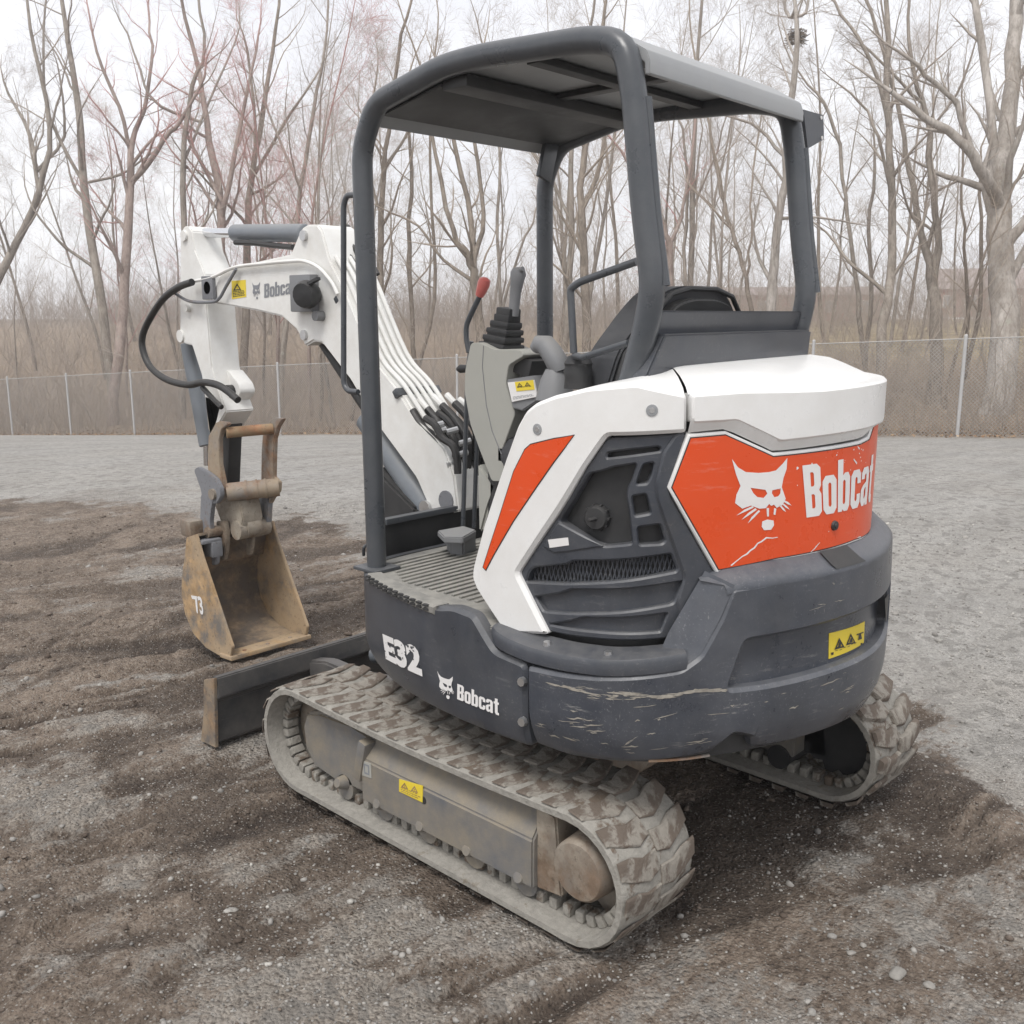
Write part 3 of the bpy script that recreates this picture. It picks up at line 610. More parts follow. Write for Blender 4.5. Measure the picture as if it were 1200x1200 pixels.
bm=B(); box(bm,(.29,2.54,2.25),(.07,.02,.16),(0,.3,0),.004); obj('gusset',bm,'tube',cf[1])
PB=[(-.545,1.492,1.50),(.36,1.568,1.50),(.36,1.515,1.690),(-.545,1.438,1.690)]
bm=B(); vs=[bm.verts.new(p) for p in PB]; bm.faces.new(vs); 
r=bmesh.ops.extrude_face_region(bm,geom=bm.faces[:]); bmesh.ops.translate(bm,verts=[v for v in r['geom'] if isinstance(v,bmesh.types.BMVert)],vec=(0,.018,0)); bmesh.ops.recalc_face_normals(bm,faces=bm.faces[:])
bmesh.ops.bevel(bm,geom=bm.edges[:],offset=.004,segments=2,affect='EDGES'); rpn=obj('rear_panel',bm,'gray',EX)
bm=B(); 
vs=[bm.verts.new(p) for p in ((-.615,1.435,1.50),(.40,1.51,1.50),(.39,1.495,1.632),(-.54,1.42,1.632))]; bm.faces.new(vs)
r=bmesh.ops.extrude_face_region(bm,geom=bm.faces[:]); bmesh.ops.translate(bm,verts=[v for v in r['geom'] if isinstance(v,bmesh.types.BMVert)],vec=(0,.05,0)); bmesh.ops.recalc_face_normals(bm,faces=bm.faces[:])
bmesh.ops.bevel(bm,geom=bm.edges[:],offset=.006,segments=2,affect='EDGES'); obj('lower_flange',bm,'gray',rpn)
BK=[(0.455,2.323),(0.594,2.325),(0.609,2.251),(0.499,2.209)]
bm=B(); fill(bm,[BK]); 
for v in bm.verts: v.co=Vector((v.co.x,1.6,v.co.y))
r=bmesh.ops.extrude_face_region(bm,geom=bm.faces[:]); bmesh.ops.translate(bm,verts=[v for v in r['geom'] if isinstance(v,bmesh.types.BMVert)],vec=(0,.012,0)); bmesh.ops.recalc_face_normals(bm,faces=bm.faces[:])
lbk=obj('light_bracket',bm,'gray',cf[1])
for p in [(0.577,2.314),(0.59,2.253)]:
    bm=B(); cyl(bm,(p[0],1.5965,p[1]),(p[0],1.599,p[1]),.006,.006,10); obj('bolt_hole',bm,'print',lbk)
GB=[(2.57,2.05),(2.626,2.054),(2.645,2.027),(2.676,1.451),(2.654,1.429),(2.6,1.429)]
bm=B(); tube(bm,[(-.585,*p) for p in GB],.0095,10,round_=.02); obj('grab_handle',bm,'tube',cf[0])
# ---- seat
SB=[(-.38,1.22),(-.425,1.45),(-.40,1.58),(-.30,1.69),(-.235,1.745),(-.15,1.762),(.0,1.762),(.10,1.742),(.17,1.69),(.235,1.58),(.25,1.45),(.2,1.22)]
seat=obj('seat',prism(rnd(SB,.03),'y',1.73,1.84,.03,seg=4),'seat',EX,60)
for v in seat.data.vertices: v.co.y-=(v.co.z-1.3)*.22
obj('back_shell',prism(rnd([(x*.9-.01,z-.035) for x,z in SB],.03),'y',1.69,1.735,.012,seg=3),'dark',seat,60)
for v in bpy.data.objects['back_shell'].data.vertices: v.co.y-=(v.co.z-1.3)*.22
bm=B(); box(bm,(-.09,2.0,1.24),(.55,.42,.12),None,.04); obj('cushion',bm,'seat',seat)
bm=B(); tube(bm,[(*p,) for p in [(x*.98,1.715-(z-1.3)*.22,z-.008) for x,z in SB[1:-1]]],.008,8); obj('piping',bm,'dark',seat)
bm=B(); box(bm,(-.09,2.0,1.02),(.5,.5,.34),None,.02); obj('seat_base',bm,'dark',EX)
# ---- guard rail beside the seat
GR=[(1.544,1.814),(1.734,1.766),(1.762,1.75),(1.764,1.74),(1.75,1.576)]
GR2=[(1.75,1.57),(1.719,1.565),(1.565,1.607)]
bm=B(); tube(bm,[(-.5,*p) for p in GR],.0105,10,round_=.03); tube(bm,[(-.5,*p) for p in GR2],.0095,10); obj('guard_rail',bm,'tube',EX)
q=[(1.766,1.536)][0]
bm=B(); c0=Vector((-.46,*q)); tube(bm,[c0+Vector((0,0,.035)),c0+Vector((0,0,.03)),c0+Vector((0,0,.01)),c0,c0-Vector((0,0,.012)),c0-Vector((0,0,.03)),c0-Vector((0,0,.06))],[.012,.03,.04,.037,.042,.038,.04],18); obj('rubber_boot',bm,'dark',EX)
# ---- left console with joystick and lever
CO=[(2.292,1.59),(2.32,1.499),(2.323,1.429),(2.297,1.326),(2.258,1.252),(2.2,1.149),(2.133,1.157),(2.161,1.24),(2.096,1.375),(2.137,1.466),(2.125,1.525),(2.056,1.558),(2.078,1.574),(2.188,1.572),(2.25,1.593)]
con=obj('control_console',prism(rnd(CO,.012),'x',-.365,-.20,.014,seg=3),'beige',EX,50)
SEAM=[(2.233,1.583),(2.239,1.516),(2.222,1.394),(2.197,1.314),(2.155,1.242)]
bm=B(); tube(bm,[(-.3655,*p) for p in SEAM],.0016,5); obj('panel_seam',bm,'midgray',con)
CL=[(2.294,1.195),(2.206,1.129),(2.243,1.051),(2.273,0.965),(2.29,0.967)]
obj('lower_cover',prism(CL+[],'x',-.34,-.22,.008),'beige',con)
jb=[(2.227,1.581),(2.218,1.604),(2.211,1.627),(2.206,1.649),(2.196,1.681),(2.174,1.683)]
bm=B()
for i,(w,h) in enumerate(((.108,.018),(.098,.018),(.088,.018),(.076,.02),(.058,.04))):
    y,z=jb[i]; box(bm,(-.29,y,z),(w*.95,w*1.05,h),(.12,0,0),.006)
    if i<4: box(bm,(-.29,(y+jb[i+1][0])/2,(z+jb[i+1][1])/2),(w*.78,w*.84,.03),(.12,0,0),.004)
obj('lever_boot',bm,'dark',con)
JG=[(2.175,1.676),(2.169,1.712),(2.165,1.747),(2.159,1.777),(2.153,1.805),(2.151,1.82),(2.15,1.825)]
bm=B(); tube(bm,[(-.29,*p) for p in JG],[.017,.0175,.018,.021,.0255,.020,.006],14); q=JG[4]; cyl(bm,(-.30,q[0]-.022,q[1]+.012),(-.30,q[0]-.03,q[1]+.014),.009,.008,10)
obj('joystick_grip',bm,'midgray',con)
RL=[(2.428,1.554),(2.439,1.595),(2.439,1.638),(2.426,1.666),(2.4,1.704),(2.375,1.739)]
bm=B(); tube(bm,[(-.24,*p) for p in smooth([(a,b,0) for a,b in RL],4) and [(v.x,v.y) for v in smooth([(a,b,0) for a,b in RL],4)]],.0095,10); sl2=obj('safety_lever',bm,'tube',con)
RK=[(2.376,1.741),(2.368,1.755),(2.355,1.78),(2.349,1.794),(2.347,1.8)]
bm=B(); tube(bm,[(-.24,*p) for p in RK],[.014,.0175,.0215,.019,.008],14); obj('lever_knob',bm,'redknob',sl2)
PD=[(2.001,1.578),(1.984,1.593),(1.958,1.59),(1.933,1.567),(1.913,1.541),(1.899,1.512)]
bm=B(); tube(bm,[(-.38,*p) for p in PD],[.018,.027,.032,.033,.034,.026],14); 
q=[(1.918,1.491)][0]; tube(bm,[(-.38,q[0],q[1]+.03),(-.38,q[0],q[1]),(-.38,q[0],q[1]-.06)],[.03,.045,.06],16); obj('arm_handle',bm,'midgray',EX,60)
bm=B(); q=[(2.1,1.524)][0]; box(bm,(-.30,*q),(.08,.09,.06),(.3,0,0),.006); obj('switch_box',bm,'dark',con)
lab=obj('paper_label',prism([(2.11,1.473),(2.001,1.486),(1.987,1.436),(2.091,1.414)],'x',-.385,-.380,0),'print',con)
obj('warning_strip',prism([(2.078,1.476),(2.002,1.486),(1.996,1.457),(2.071,1.448)],'x',-.3865,-.3855,0),'yellow',lab)
fineprint([(2.092,1.419),(1.991,1.439),(1.995,1.453),(2.097,1.443)],pl('x',-.385,-1),con,5,d=.0005,rows=3,pics=0,mat='printg')
fineprint([(2.07,1.449),(1.997,1.458),(2.002,1.484),(2.077,1.475)],pl('x',-.3865,-1),con,6,d=.0005,rows=1,pics=2)
obj('label_backing',prism([(2.122,1.481),(2.006,1.499),(1.971,1.432),(2.052,1.388),(2.094,1.394)],'x',-.38,-.25,.004),'midgray',con)
# ---- travel levers and pedals
for i,(top,bot) in enumerate((([(2.564,1.38)],[(2.591,0.895)]),([(2.633,1.226)],[(2.654,0.869)]))):
    x=-.12+.12*i; bm=B()
    pts=[(x,*top[0]),(x,*bot[0])]
    if i==0:
        u=[(2.537,1.586),(2.558,1.48)]; pts=[(x,*u[0]),(x,*u[1])]+pts
    tube(bm,pts,.0085,8); tl=obj('travel_lever',bm,'tube',EX)
    if i==0:
        k=[(2.527,1.49),(2.593,1.487),(2.61,1.485)]; bm=B(); tube(bm,[(x,*p) for p in k],[.012,.016,.008],12); obj('lever_handle',bm,'dark',tl)
PE=[(-0.279,2.558),(-0.159,2.546),(-0.175,2.464),(-0.296,2.409),(-0.334,2.466)]
bm=prism(PE,'z',.895,.918,.004); join(bm,prism([(-0.229,2.565),(-0.138,2.568),(-0.154,2.485),(-0.247,2.456),(-0.264,2.505)],'z',.832,.90,.006)); obj('travel_pedal',bm,'midgray',EX)
# ---- boom
BT=[(4.365,1.794),(4.278,1.888),(3.716,1.936),(3.632,2.038),(3.582,2.053),(3.51,2.049),(3.482,2.023),(3.436,1.901),(3.35,1.795),(3.168,1.505),(3.024,1.392),(2.915,1.274),(2.755,1.177),(2.699,1.077),(2.678,0.937)]
BB=[(2.824,0.896),(2.921,1.042),(3.179,1.255),(3.324,1.412),(3.511,1.56),(3.572,1.566),(3.636,1.543),(3.695,1.615),(3.802,1.67),(4.005,1.697),(4.372,1.734)]
boom=obj('boom',prism(BT+BB,'x',-.06,.13,.008),'whitearm',EX,30)
bm=B(); c=[(3.6,2.008)][0]; cyl(bm,(-.075,*c),(.145,*c),.022,.022,16); c=[(3.63,1.592)][0]; cyl(bm,(-.072,*c),(.142,*c),.022,.022,16); c=[(4.394,1.805)][0]
obj('pivot_pin',bm,'zinc',boom)
bm=B(); c=[(4.38,1.805)][0]; cyl(bm,(-.085,*c),(-.055,*c),.03,.03,18); box(bm,(-.075,*c),(.02,.10,.11),None,.004); obj('pin_plate',bm,'link',boom)
bp=pl('x',-.06,-1)
obj('caution_label',panel([[(4.196,1.834),(4.075,1.836),(4.079,1.759),(4.202,1.75)]],bp,d=.0015,thick=.001,bev=0,cut=0),'yellow',boom)
fineprint([(4.198,1.754),(4.082,1.763),(4.079,1.83),(4.192,1.829)],bp,boom,3,rows=4,pics=1)
obj('lettering',text_bm('Bobcat',[[(3.93,1.753)][0],[(3.693,1.77)][0],[(3.688,1.833)][0],[(3.925,1.814)][0]],bp,bold=.02,cut=0),'printg',boom)
obj('emblem',emblem([[(4.027,1.746)][0],[(3.961,1.75)][0],[(3.954,1.825)][0],[(4.023,1.825)][0]],bp),'printg',boom)
# pipes along the top of the boom
top_line=[(y,z) for y,z in BT[7:13]]
pl_=[]
for k in range(5):
    x=-.035+.036*k; off=.028
    P=[(x,y-.62*.02,z+.78*.02) for y,z in [(3.436,1.901),(3.35,1.795),(3.168,1.505),(3.024,1.392),(2.9,1.268)]]
    bm=B(); tube(bm,smooth(P,4),.0098,8); obj('boom_pipe',bm,'whitearm',boom)
bm=B(); c=[(3.019,1.372)][0]; box(bm,(.045,c[0],c[1]),(.235,.03,.035),(-.6,0,0),.005); obj('pipe_clamp',bm,'tube',boom)
bm=B(); c=[(3.399,1.74)][0]; box(bm,(.045,c[0],c[1]),(.215,.025,.028),(-.6,0,0),.005); obj('pipe_clamp',bm,'tube',boom)
# hoses from the pipes down to the boom foot
e0=[(2.997,1.347),(2.959,1.349),(2.917,1.36),(2.883,1.366),(2.852,1.347)]; m0=[(2.892,1.244),(2.836,1.256),(2.793,1.276),(2.768,1.286),(2.733,1.281)]; m1=[(2.783,1.169),(2.752,1.188),(2.722,1.191),(2.704,1.209),(2.687,1.219)]; b0=[(2.75,0.975),(2.741,0.987),(2.729,1.012),(2.717,1.013),(2.705,1.026)]
for k in range(5):
    x=-.04+.04*k; bm=B(); tube(bm,[(x,*e0[k]),(x,*[(a+b)/2 for a,b in zip(e0[k],m0[k])])],.0125,8); obj('hose_fitting',bm,'whitearm',boom)
    bm=B(); tube(bm,smooth([(x,*[(a*.6+b*.4) for a,b in zip(e0[k],m0[k])]),(x,*m0[k]),(x*.9,*m1[k]),(x*.8,*b0[k])],6),.0165,9); obj('boom_hose',bm,'black',boom)
for k,P in enumerate(([(2.846,1.286),(2.79,1.263),(2.751,1.217),(2.696,1.194),(2.673,1.153),(2.667,1.088)],[(2.871,1.3),(2.806,1.265),(2.759,1.208),(2.728,1.155),(2.721,1.089)],[(2.903,1.271),(2.837,1.275),(2.772,1.224),(2.741,1.17),(2.742,1.102)],[(2.758,1.128),(2.726,1.143),(2.719,1.093),(2.716,1.016)],[(2.806,1.246),(2.774,1.187),(2.759,1.132),(2.735,1.123),(2.711,1.137)])):
    bm=B(); tube(bm,smooth([((-.07,.02,.08,-.02,.05)[k],*p) for p in P],5),.0145,8); obj('boom_hose',bm,'black',boom)
bm=B()
for P in [(2.817,1.255),(2.737,1.239),(2.667,1.201),(2.683,1.156),(2.802,1.234),(2.739,1.111)]: cyl(bm,(-.06,*P),(-.02,P[0]-.02,P[1]+.01),.012,.012,8)
obj('hose_union',bm,'zinc',boom)
HP=smooth([(-.078,*p) for p in [(4.543,1.836),(4.381,1.849),(4.283,1.864),(4.131,1.894),(3.901,1.902),(3.703,1.905),(3.594,1.902),(3.489,1.872),(3.405,1.813),(3.364,1.761)]],5)
bm=B(); tube(bm,HP,.008,8); obj('side_pipe',bm,'whitearm',boom)
HP=smooth([(-.085,*p) for p in [(4.706,1.789),(4.555,1.744),(4.355,1.738),(4.276,1.753),(4.204,1.811),(4.113,1.884)]],5)
bm=B(); tube(bm,HP,.0075,8); obj('side_pipe',bm,'link',boom)
HP=smooth([(-.11,*p) for p in [(4.472,1.833),(4.609,1.81),(4.766,1.756),(4.914,1.662),(5.009,1.574),(5.021,1.496),(4.952,1.409),(4.79,1.351),(4.576,1.333),(4.43,1.353),(4.292,1.346),(4.19,1.316),(4.118,1.284)]],6)
bm=B(); tube(bm,HP,.0175,10); obj('loop_hose',bm,'black',EX)
HP=smooth([(-.10,*p) for p in [(4.453,1.328),(4.359,1.275),(4.284,1.239)]],4)
bm=B(); tube(bm,HP,.013,8); obj('dipper_hose',bm,'black',EX)
# bundle behind the ear
for k in range(5):
    P=[(x_,*p) for p,x_ in zip([(3.59,1.998),(3.546,1.961),(3.497,1.915),(3.448,1.86),(3.393,1.789)],(.0+.03*k,)*5)]
    bm=B(); tube(bm,smooth([(p[0],p[1]-.012*k,p[2]+.014*k) for p in P],4),.011,8); obj('boom_hose',bm,'black',boom)
bm=B(); 
for k in range(2): tube(bm,smooth([(.0+.05*k,*p) for p in [(4.246,2.013),(4.101,2.004),(3.929,1.985),(3.781,1.971)]],4),.012,8)
obj('cylinder_hose',bm,'black',boom)
# work light
c=[(3.588,1.768)][0]
bm=B(); box(bm,(-.085,*c),(.045,.15,.155),None,.006); wl=obj('work_light',bm,'midgray',boom)
bm=B(); c2=[(3.533,1.762)][0]; tube(bm,[(-.10,*c2),(-.125,c2[0]-.02,c2[1]),(-.155,c2[0]-.03,c2[1]-.005),(-.16,c2[0]-.031,c2[1]-.005)],[.055,.06,.05,.02],16); box(bm,(-.13,c2[0]-.07,c2[1]+.05),(.02,.09,.012),(-.3,0,0)); obj('lamp_body',bm,'dark',wl)
bm=B(); c2=[(3.498,1.674)][0]; cyl(bm,(-.10,*c2),(-.06,*c2),.022,.022,12); obj('light_mount',bm,'midgray',wl)
# boom cylinder
CY=[(3.625,1.556),(3.398,1.253),(3.256,1.07),(2.926,0.901)]
bm=B(); cyl(bm,(.035,*CY[0]),(.035,*CY[3]),.026,.026,16); bc=obj('boom_cylinder_rod',bm,'black',EX)
CY2=[(3.313,1.248),(2.926,0.9)]
bm=B(); cyl(bm,(.02,*CY2[0]),(.02,*CY2[1]),.058,.058,20,.006); obj('boom_cylinder',bm,'bluegray',EX)
obj('swing_bracket',prism([(3.19,1.056),(2.935,0.915),(2.927,0.886),(3.19,0.825)],'x',-.06,.15,.01),'dark',EX)
bm=B(); c=[(2.858,0.929)][0]; tube(bm,[(-.075,*c),(.0,*c)],.03,14); obj('foot_pin',bm,'zinc',EX)
bm=B(); c=[(2.743,0.973)][0]; tube(bm,[(-.065,*c),(.14,*c)],.040,16); obj('boom_foot',bm,'link',EX)
# ---- dipper arm
SL=[(4.66,2.084),(4.632,2.108),(4.585,2.105),(4.557,2.078),(4.544,1.991),(4.487,1.908),(4.462,1.867),(4.463,1.725),(4.449,1.424),(4.405,1.321),(4.338,1.21),(4.404,1.152),(4.505,1.069),(4.551,1.378),(4.627,1.525),(4.707,1.534),(4.75,1.566),(4.738,1.609),(4.673,2.069)]
dip=obj('dipper_arm',prism(SL,'x',-.045,.115,.006),'whitearm',EX,30)
for c,x0,x1,r in (([(4.625,2.061)][0],-.058,.125,.026),([(4.625,1.71)][0],-.07,-.04,.018),([(4.728,1.571)][0],-.055,.125,.032)):
    bm=B(); cyl(bm,(x0,*c),(x1,*c),r,r,14); obj('dipper_pin',bm,'whitearm',dip)
KN=[(4.435,1.411),(4.334,1.341),(4.318,1.3),(4.372,1.254),(4.472,1.248),(4.526,1.31)]
obj('dipper_knuckle',prism(rnd(KN,.02),'x',.03,.115,.008),'whitearm',dip)
bm=B(); c=[(4.397,1.301)][0]; cyl(bm,(.0,*c),(.13,*c),.035,.035,14); obj('knuckle_pin',bm,'dark',dip)
DC=[(4.708,2.084),(4.303,2.062),(3.73,2.031)]
bm=B(); cyl(bm,(.035,*DC[0]),(.035,*DC[1]),.023,.023,16); dc=obj('dipper_cylinder_rod',bm,'chrome',EX)
bm=B(); cyl(bm,(.035,*DC[1]),(.035,*DC[2]),.040,.040,20,.006); obj('dipper_cylinder',bm,'bluegray',EX)
BC=[(4.787,1.531),(4.688,1.046),(4.678,1.002)]; 
bm=B(); cyl(bm,(.035,BC[0][0]+.02,BC[0][1]),(.035,*BC[2]),.042,.042,16,.005); obj('bucket_cylinder',bm,'bluegray',EX)
BR=[(4.676,1.014),(4.683,0.9)]
bm=B(); cyl(bm,(.035,*BR[0]),(.035,*BR[1]),.024,.024,12); obj('bucket_cylinder_rod',bm,'chrome',EX)
TC=[(4.515,1.266),(4.438,0.826)]
bm=B(); box(bm,(.06,(TC[0][0]+TC[1][0])/2,(TC[0][1]+TC[1][1])/2),(.075,.075,math.dist(TC[0],TC[1])),(math.atan2(TC[0][0]-TC[1][0],TC[1][1]-TC[0][1])*-1+PI,0,0),.01); obj('thumb_cylinder',bm,'dark',EX)
obj('dipper_tip',prism([(4.546,0.71),(4.484,0.765),(4.309,0.767),(4.283,0.672),(4.3,0.616),(4.471,0.591)],'x',-.02,.10,.006),'muddy',dip)
LOWER=[(4.532,1.278),(4.372,1.26),(4.423,1.162),(4.49,1.065),(4.52,1.111)]
obj('dipper_lower',prism(LOWER,'x',-.045,.05,.006),'muddy',dip)
# ---- thumb
TL=[(4.451,1.086),(4.376,1.156),(4.337,1.166),(4.269,1.166),(4.266,1.153),(4.322,1.128),(4.352,1.073),(4.361,0.949),(4.328,0.834),(4.361,0.765),(4.414,0.742),(4.473,0.756),(4.477,0.953)]
TR=[(4.301,1.081),(4.256,1.107),(4.228,1.157),(4.189,1.176),(4.115,1.178),(4.165,1.13),(4.198,1.069),(4.21,0.982),(4.223,0.877),(4.178,0.855),(4.187,0.805),(4.243,0.76),(4.264,0.735),(4.373,0.721),(4.337,0.837),(4.318,1.004)]
th=obj('thumb',prism(TL,'x',-.085,-.06,.004),'rust',EX)
obj('thumb_plate',prism(TR,'x',.13,.155,.004),'rust',th)
TD=[(4.384,0.744),(4.267,0.765),(4.289,0.642),(4.313,0.578),(4.349,0.566),(4.397,0.627)]
obj('thumb_heel',prism(rnd(TD,.02),'x',.125,.155,.004),'link',th)
bm=B(); c=[(4.256,1.115)][0]; cyl(bm,(-.07,*[(4.304,1.111)][0]),(.135,*[(4.212,1.121)][0]),.027,.027,16); obj('thumb_tube',bm,'rustred',th)
bm=B(); cyl(bm,(-.06,*[(4.346,0.808)][0]),(.15,*[(4.204,0.825)][0]),.046,.046,18); 
for t in (.35,.55,.72): 
    a=Vector((-.06,*[(4.346,0.808)][0]));b_=Vector((.15,*[(4.204,0.825)][0])); cyl(bm,a.lerp(b_,t),a.lerp(b_,t+.04),.051,.051,18)
obj('thumb_pivot',bm,'rust',th)
# ---- linkage and coupler
LK=[(4.573,0.902),(4.534,0.922),(4.448,0.907),(4.365,0.881),(4.325,0.837),(4.324,0.794),(4.369,0.753),(4.504,0.736),(4.516,0.809)]+[]
LK2=[(4.513,0.783),(4.364,0.795),(4.412,0.743),(4.441,0.653),(4.436,0.587),(4.477,0.554),(4.55,0.569),(4.532,0.673)]
lk=obj('bucket_link',prism(rnd(LK,.015),'x',-.11,-.085,.004),'link',EX)
obj('link_lower',prism(rnd(LK2,.015),'x',-.112,-.088,.004),'link',lk)
bm=B()
for P in ([(4.456,0.594)][0],[(4.39,0.8)][0]): cyl(bm,(-.125,*P),(.10,*P),.028,.028,14)
obj('link_pin',bm,'muddy',lk)
EAR1=[(4.522,0.525),(4.47,0.547),(4.429,0.526),(4.403,0.477),(4.415,0.431),(4.453,0.421),(4.454,0.461),(4.489,0.489),(4.505,0.453),(4.528,0.476)]
EAR2=[(4.488,0.637),(4.407,0.652),(4.391,0.597),(4.411,0.5),(4.435,0.442),(4.467,0.436),(4.459,0.506),(4.492,0.548)]
bk=obj('bucket_coupler',prism(EAR1,'x',-.11,-.085,.004),'link',EX)
obj('coupler_ear',prism(EAR2,'x',-.05,-.025,.004),'muddy',bk)
obj('coupler_ear',prism([(y,z) for y,z in EAR2],'x',.10,.125,.004),'muddy',bk)
bm=B(); P=[(4.565,0.608)][0]; box(bm,(-.14,*P),(.09,.11,.09),None,.02); obj('coupler_block',bm,'muddy',bk)
bm=B(); P=[(4.481,0.557)][0]; box(bm,(-.125,*P),(.11,.15,.018),None,.003); box(bm,(-.10,P[0]-.02,P[1]-.045),(.06,.12,.08),None,.006); obj('coupler_plate',bm,'link',bk)
bm=B(); P=[(4.336,0.609)][0]; cyl(bm,(-.03,*P),(.15,*P),.05,.05,16); cyl(bm,(.01,P[0],P[1]+.01),(.09,P[0],P[1]+.01),.058,.058,16); obj('bucket_pin',bm,'muddy',bk)
# ---- bucket
prof=[(4.185,.004),(4.30,.006),(4.41,.018),(4.525,.065),(4.595,.15),(4.62,.24),(4.605,.35),(4.56,.47),(4.53,.565),(4.45,.60)]
bm=B(); th_=.014; P=[Vector((0,*p)) for p in prof]; R=[]
for i,p in enumerate(P):
    t=(P[min(i+1,len(P)-1)]-P[max(i-1,0)]).normalized(); nrm=Vector((0,t.z,-t.y))
    R.append([bm.verts.new((x,q.y,q.z)) for x,q in ((-.175,p),(.245,p),(.245,p-nrm*th_),(-.175,p-nrm*th_))])
for a,b in zip(R[:-1],R[1:]):
    for k in range(4): bm.faces.new((a[k],a[(k+1)%4],b[(k+1)%4],b[k]))
bm.faces.new(R[0]); bm.faces.new(R[-1][::-1]); bmesh.ops.recalc_face_normals(bm,faces=bm.faces[:])
bk2=obj('bucket',bm,'bucketin',EX,50)
side=[(4.17,.03),(4.155,.075),(4.39,.49),(4.44,.60),(4.535,.568),(4.565,.47),(4.612,.35),(4.627,.24),(4.602,.147),(4.53,.058),(4.41,.010),(4.30,.0),(4.20,.0)]
obj('side_plate',prism(side,'x',-.195,-.178,.003),'bucket',bk2)
obj('side_plate',prism([(y+(0.0),z) for y,z in side],'x',.248,.265,.003),'bucket',bk2)
bm=B(); box(bm,(.035,4.21,.012),(.475,.11,.022),(-.05,0,0),.004); obj('cutting_edge',bm,'bucket',bk2)
bm=B()
for x in (-.10,.035,.17): cyl(bm,(x,4.20,.022),(x,4.20,.028),.012,.010,8)
obj('edge_bolt',bm,'rust',bk2)
bm=B(); box(bm,(.035,4.515,.475),(.42,.016,.14),(.3,0,0),.003); obj('back_plate',bm,'bucketin',bk2)
obj('number',text_bm('73',[[(4.474,0.181)][0],[(4.402,0.186)][0],[(4.412,0.282)][0],[(4.521,0.269)][0]],pl('x',-.197,-1),d=.0015,bold=.03,cut=0),'print',bk2)
# ---- blade
bp_=[(3.31,.293),(3.325,.300),(3.345,.290),(3.375,.22),(3.385,.13),(3.40,.05),(3.42,.0),(3.36,.0),(3.335,.02),(3.325,.19),(3.300,.215)]
bl=obj('dozer_blade',prism(bp_,'x',-.765,.765,.004),'blade',EX,30)
for x in (-.777,.763): obj('end_plate',prism([(3.305,.298),(3.385,.272),(3.405,.12),(3.44,-.002),(3.325,.004),(3.312,.17)],'x',x,x+.014,.002),'bladeend',bl)
bm=B(); box(bm,(0,3.40,.018),(1.53,.05,.035),(-.3,0,0),.004); obj('wear_edge',bm,'bladeend',bl)
for x in (-.30,.30): obj('blade_arm',prism([(3.32,.25),(3.30,.08),(2.75,.16),(2.60,.28),(2.66,.32),(3.0,.27),(3.20,.275)],'x',x-.035,x+.035,.01),'blade',bl)
bm=B(); cyl(bm,(0,3.28,.2),(0,2.7,.33),.04,.04,14); obj('blade_cylinder',bm,'bluegray',EX)
# ---- undercarriage
bm=B(); box(bm,(0,2.12,.30),(.85,.75,.22),None,.03); uc=obj('car_body',bm,'muddy',EX)
bm=B(); cyl(bm,(0,2.1,.40),(0,2.1,.56),.37,.37,40); obj('slewing_ring',bm,'dark',uc)
RB=.195; YR,YF,ZC=1.527,2.783,.196
def track_path(n_arc=14,n_str=16,r=RB):
    P=[]
    for i in range(n_arc+1):
        a=-PI/2-PI*i/n_arc; P.append((YR+math.cos(a)*r,ZC+math.sin(a)*r))
    for i in range(1,n_str):
        t=i/n_str; P.append((YR+(YF-YR)*t,ZC+r-.016*math.sin(PI*t)*1.0+(.004*t)))
    for i in range(n_arc+1):
        a=PI/2-PI*i/n_arc; P.append((YF+math.cos(a)*r,ZC+math.sin(a)*r+(.004 if i<n_arc/2 else 0)))
    for i in range(1,n_str):
        t=i/n_str; P.append((YF+(YR-YF)*t,ZC-r+.001))
    return P
def lug_mesh(sg):
    top=[(0.012,-.018),(.05,-.028),(.10,-.012),(.145,.008),(.147,.034),(.105,.026),(.06,.012),(.014,.016)]
    bot=[(.0,-.026),(.05,-.038),(.105,-.022),(.157,.0),(.158,.044),(.10,.038),(.055,.022),(.0,.026)]
    bm=B(); a=[bm.verts.new((u*sg,v,0)) for u,v in bot]; m=[bm.verts.new((u*sg*.99,v*.95,.010)) for u,v in bot]; m2=[bm.verts.new((u*sg*.97+.002*sg,v*.86,.0165)) for u,v in bot]; b=[bm.verts.new((u*sg,v*.9,.019)) for u,v in top]
    k=len(a)
    for r0,r1 in ((a,m),(m,m2),(m2,b)):
        for i in range(k): bm.faces.new((r0[i],r0[(i+1)%k],r1[(i+1)%k],r1[i]))
    bm.faces.new(b); bmesh.ops.recalc_face_normals(bm,faces=bm.faces[:])
    me=bpy.data.meshes.new('tread_lug'); bm.to_mesh(me); bm.free()
    for p in me.polygons: p.use_smooth=True
    me.set_sharp_from_angle(angle=math.radians(50)); me.materials.append(M['lug']); return me
LUG={1:lug_mesh(1),-1:lug_mesh(-1)}
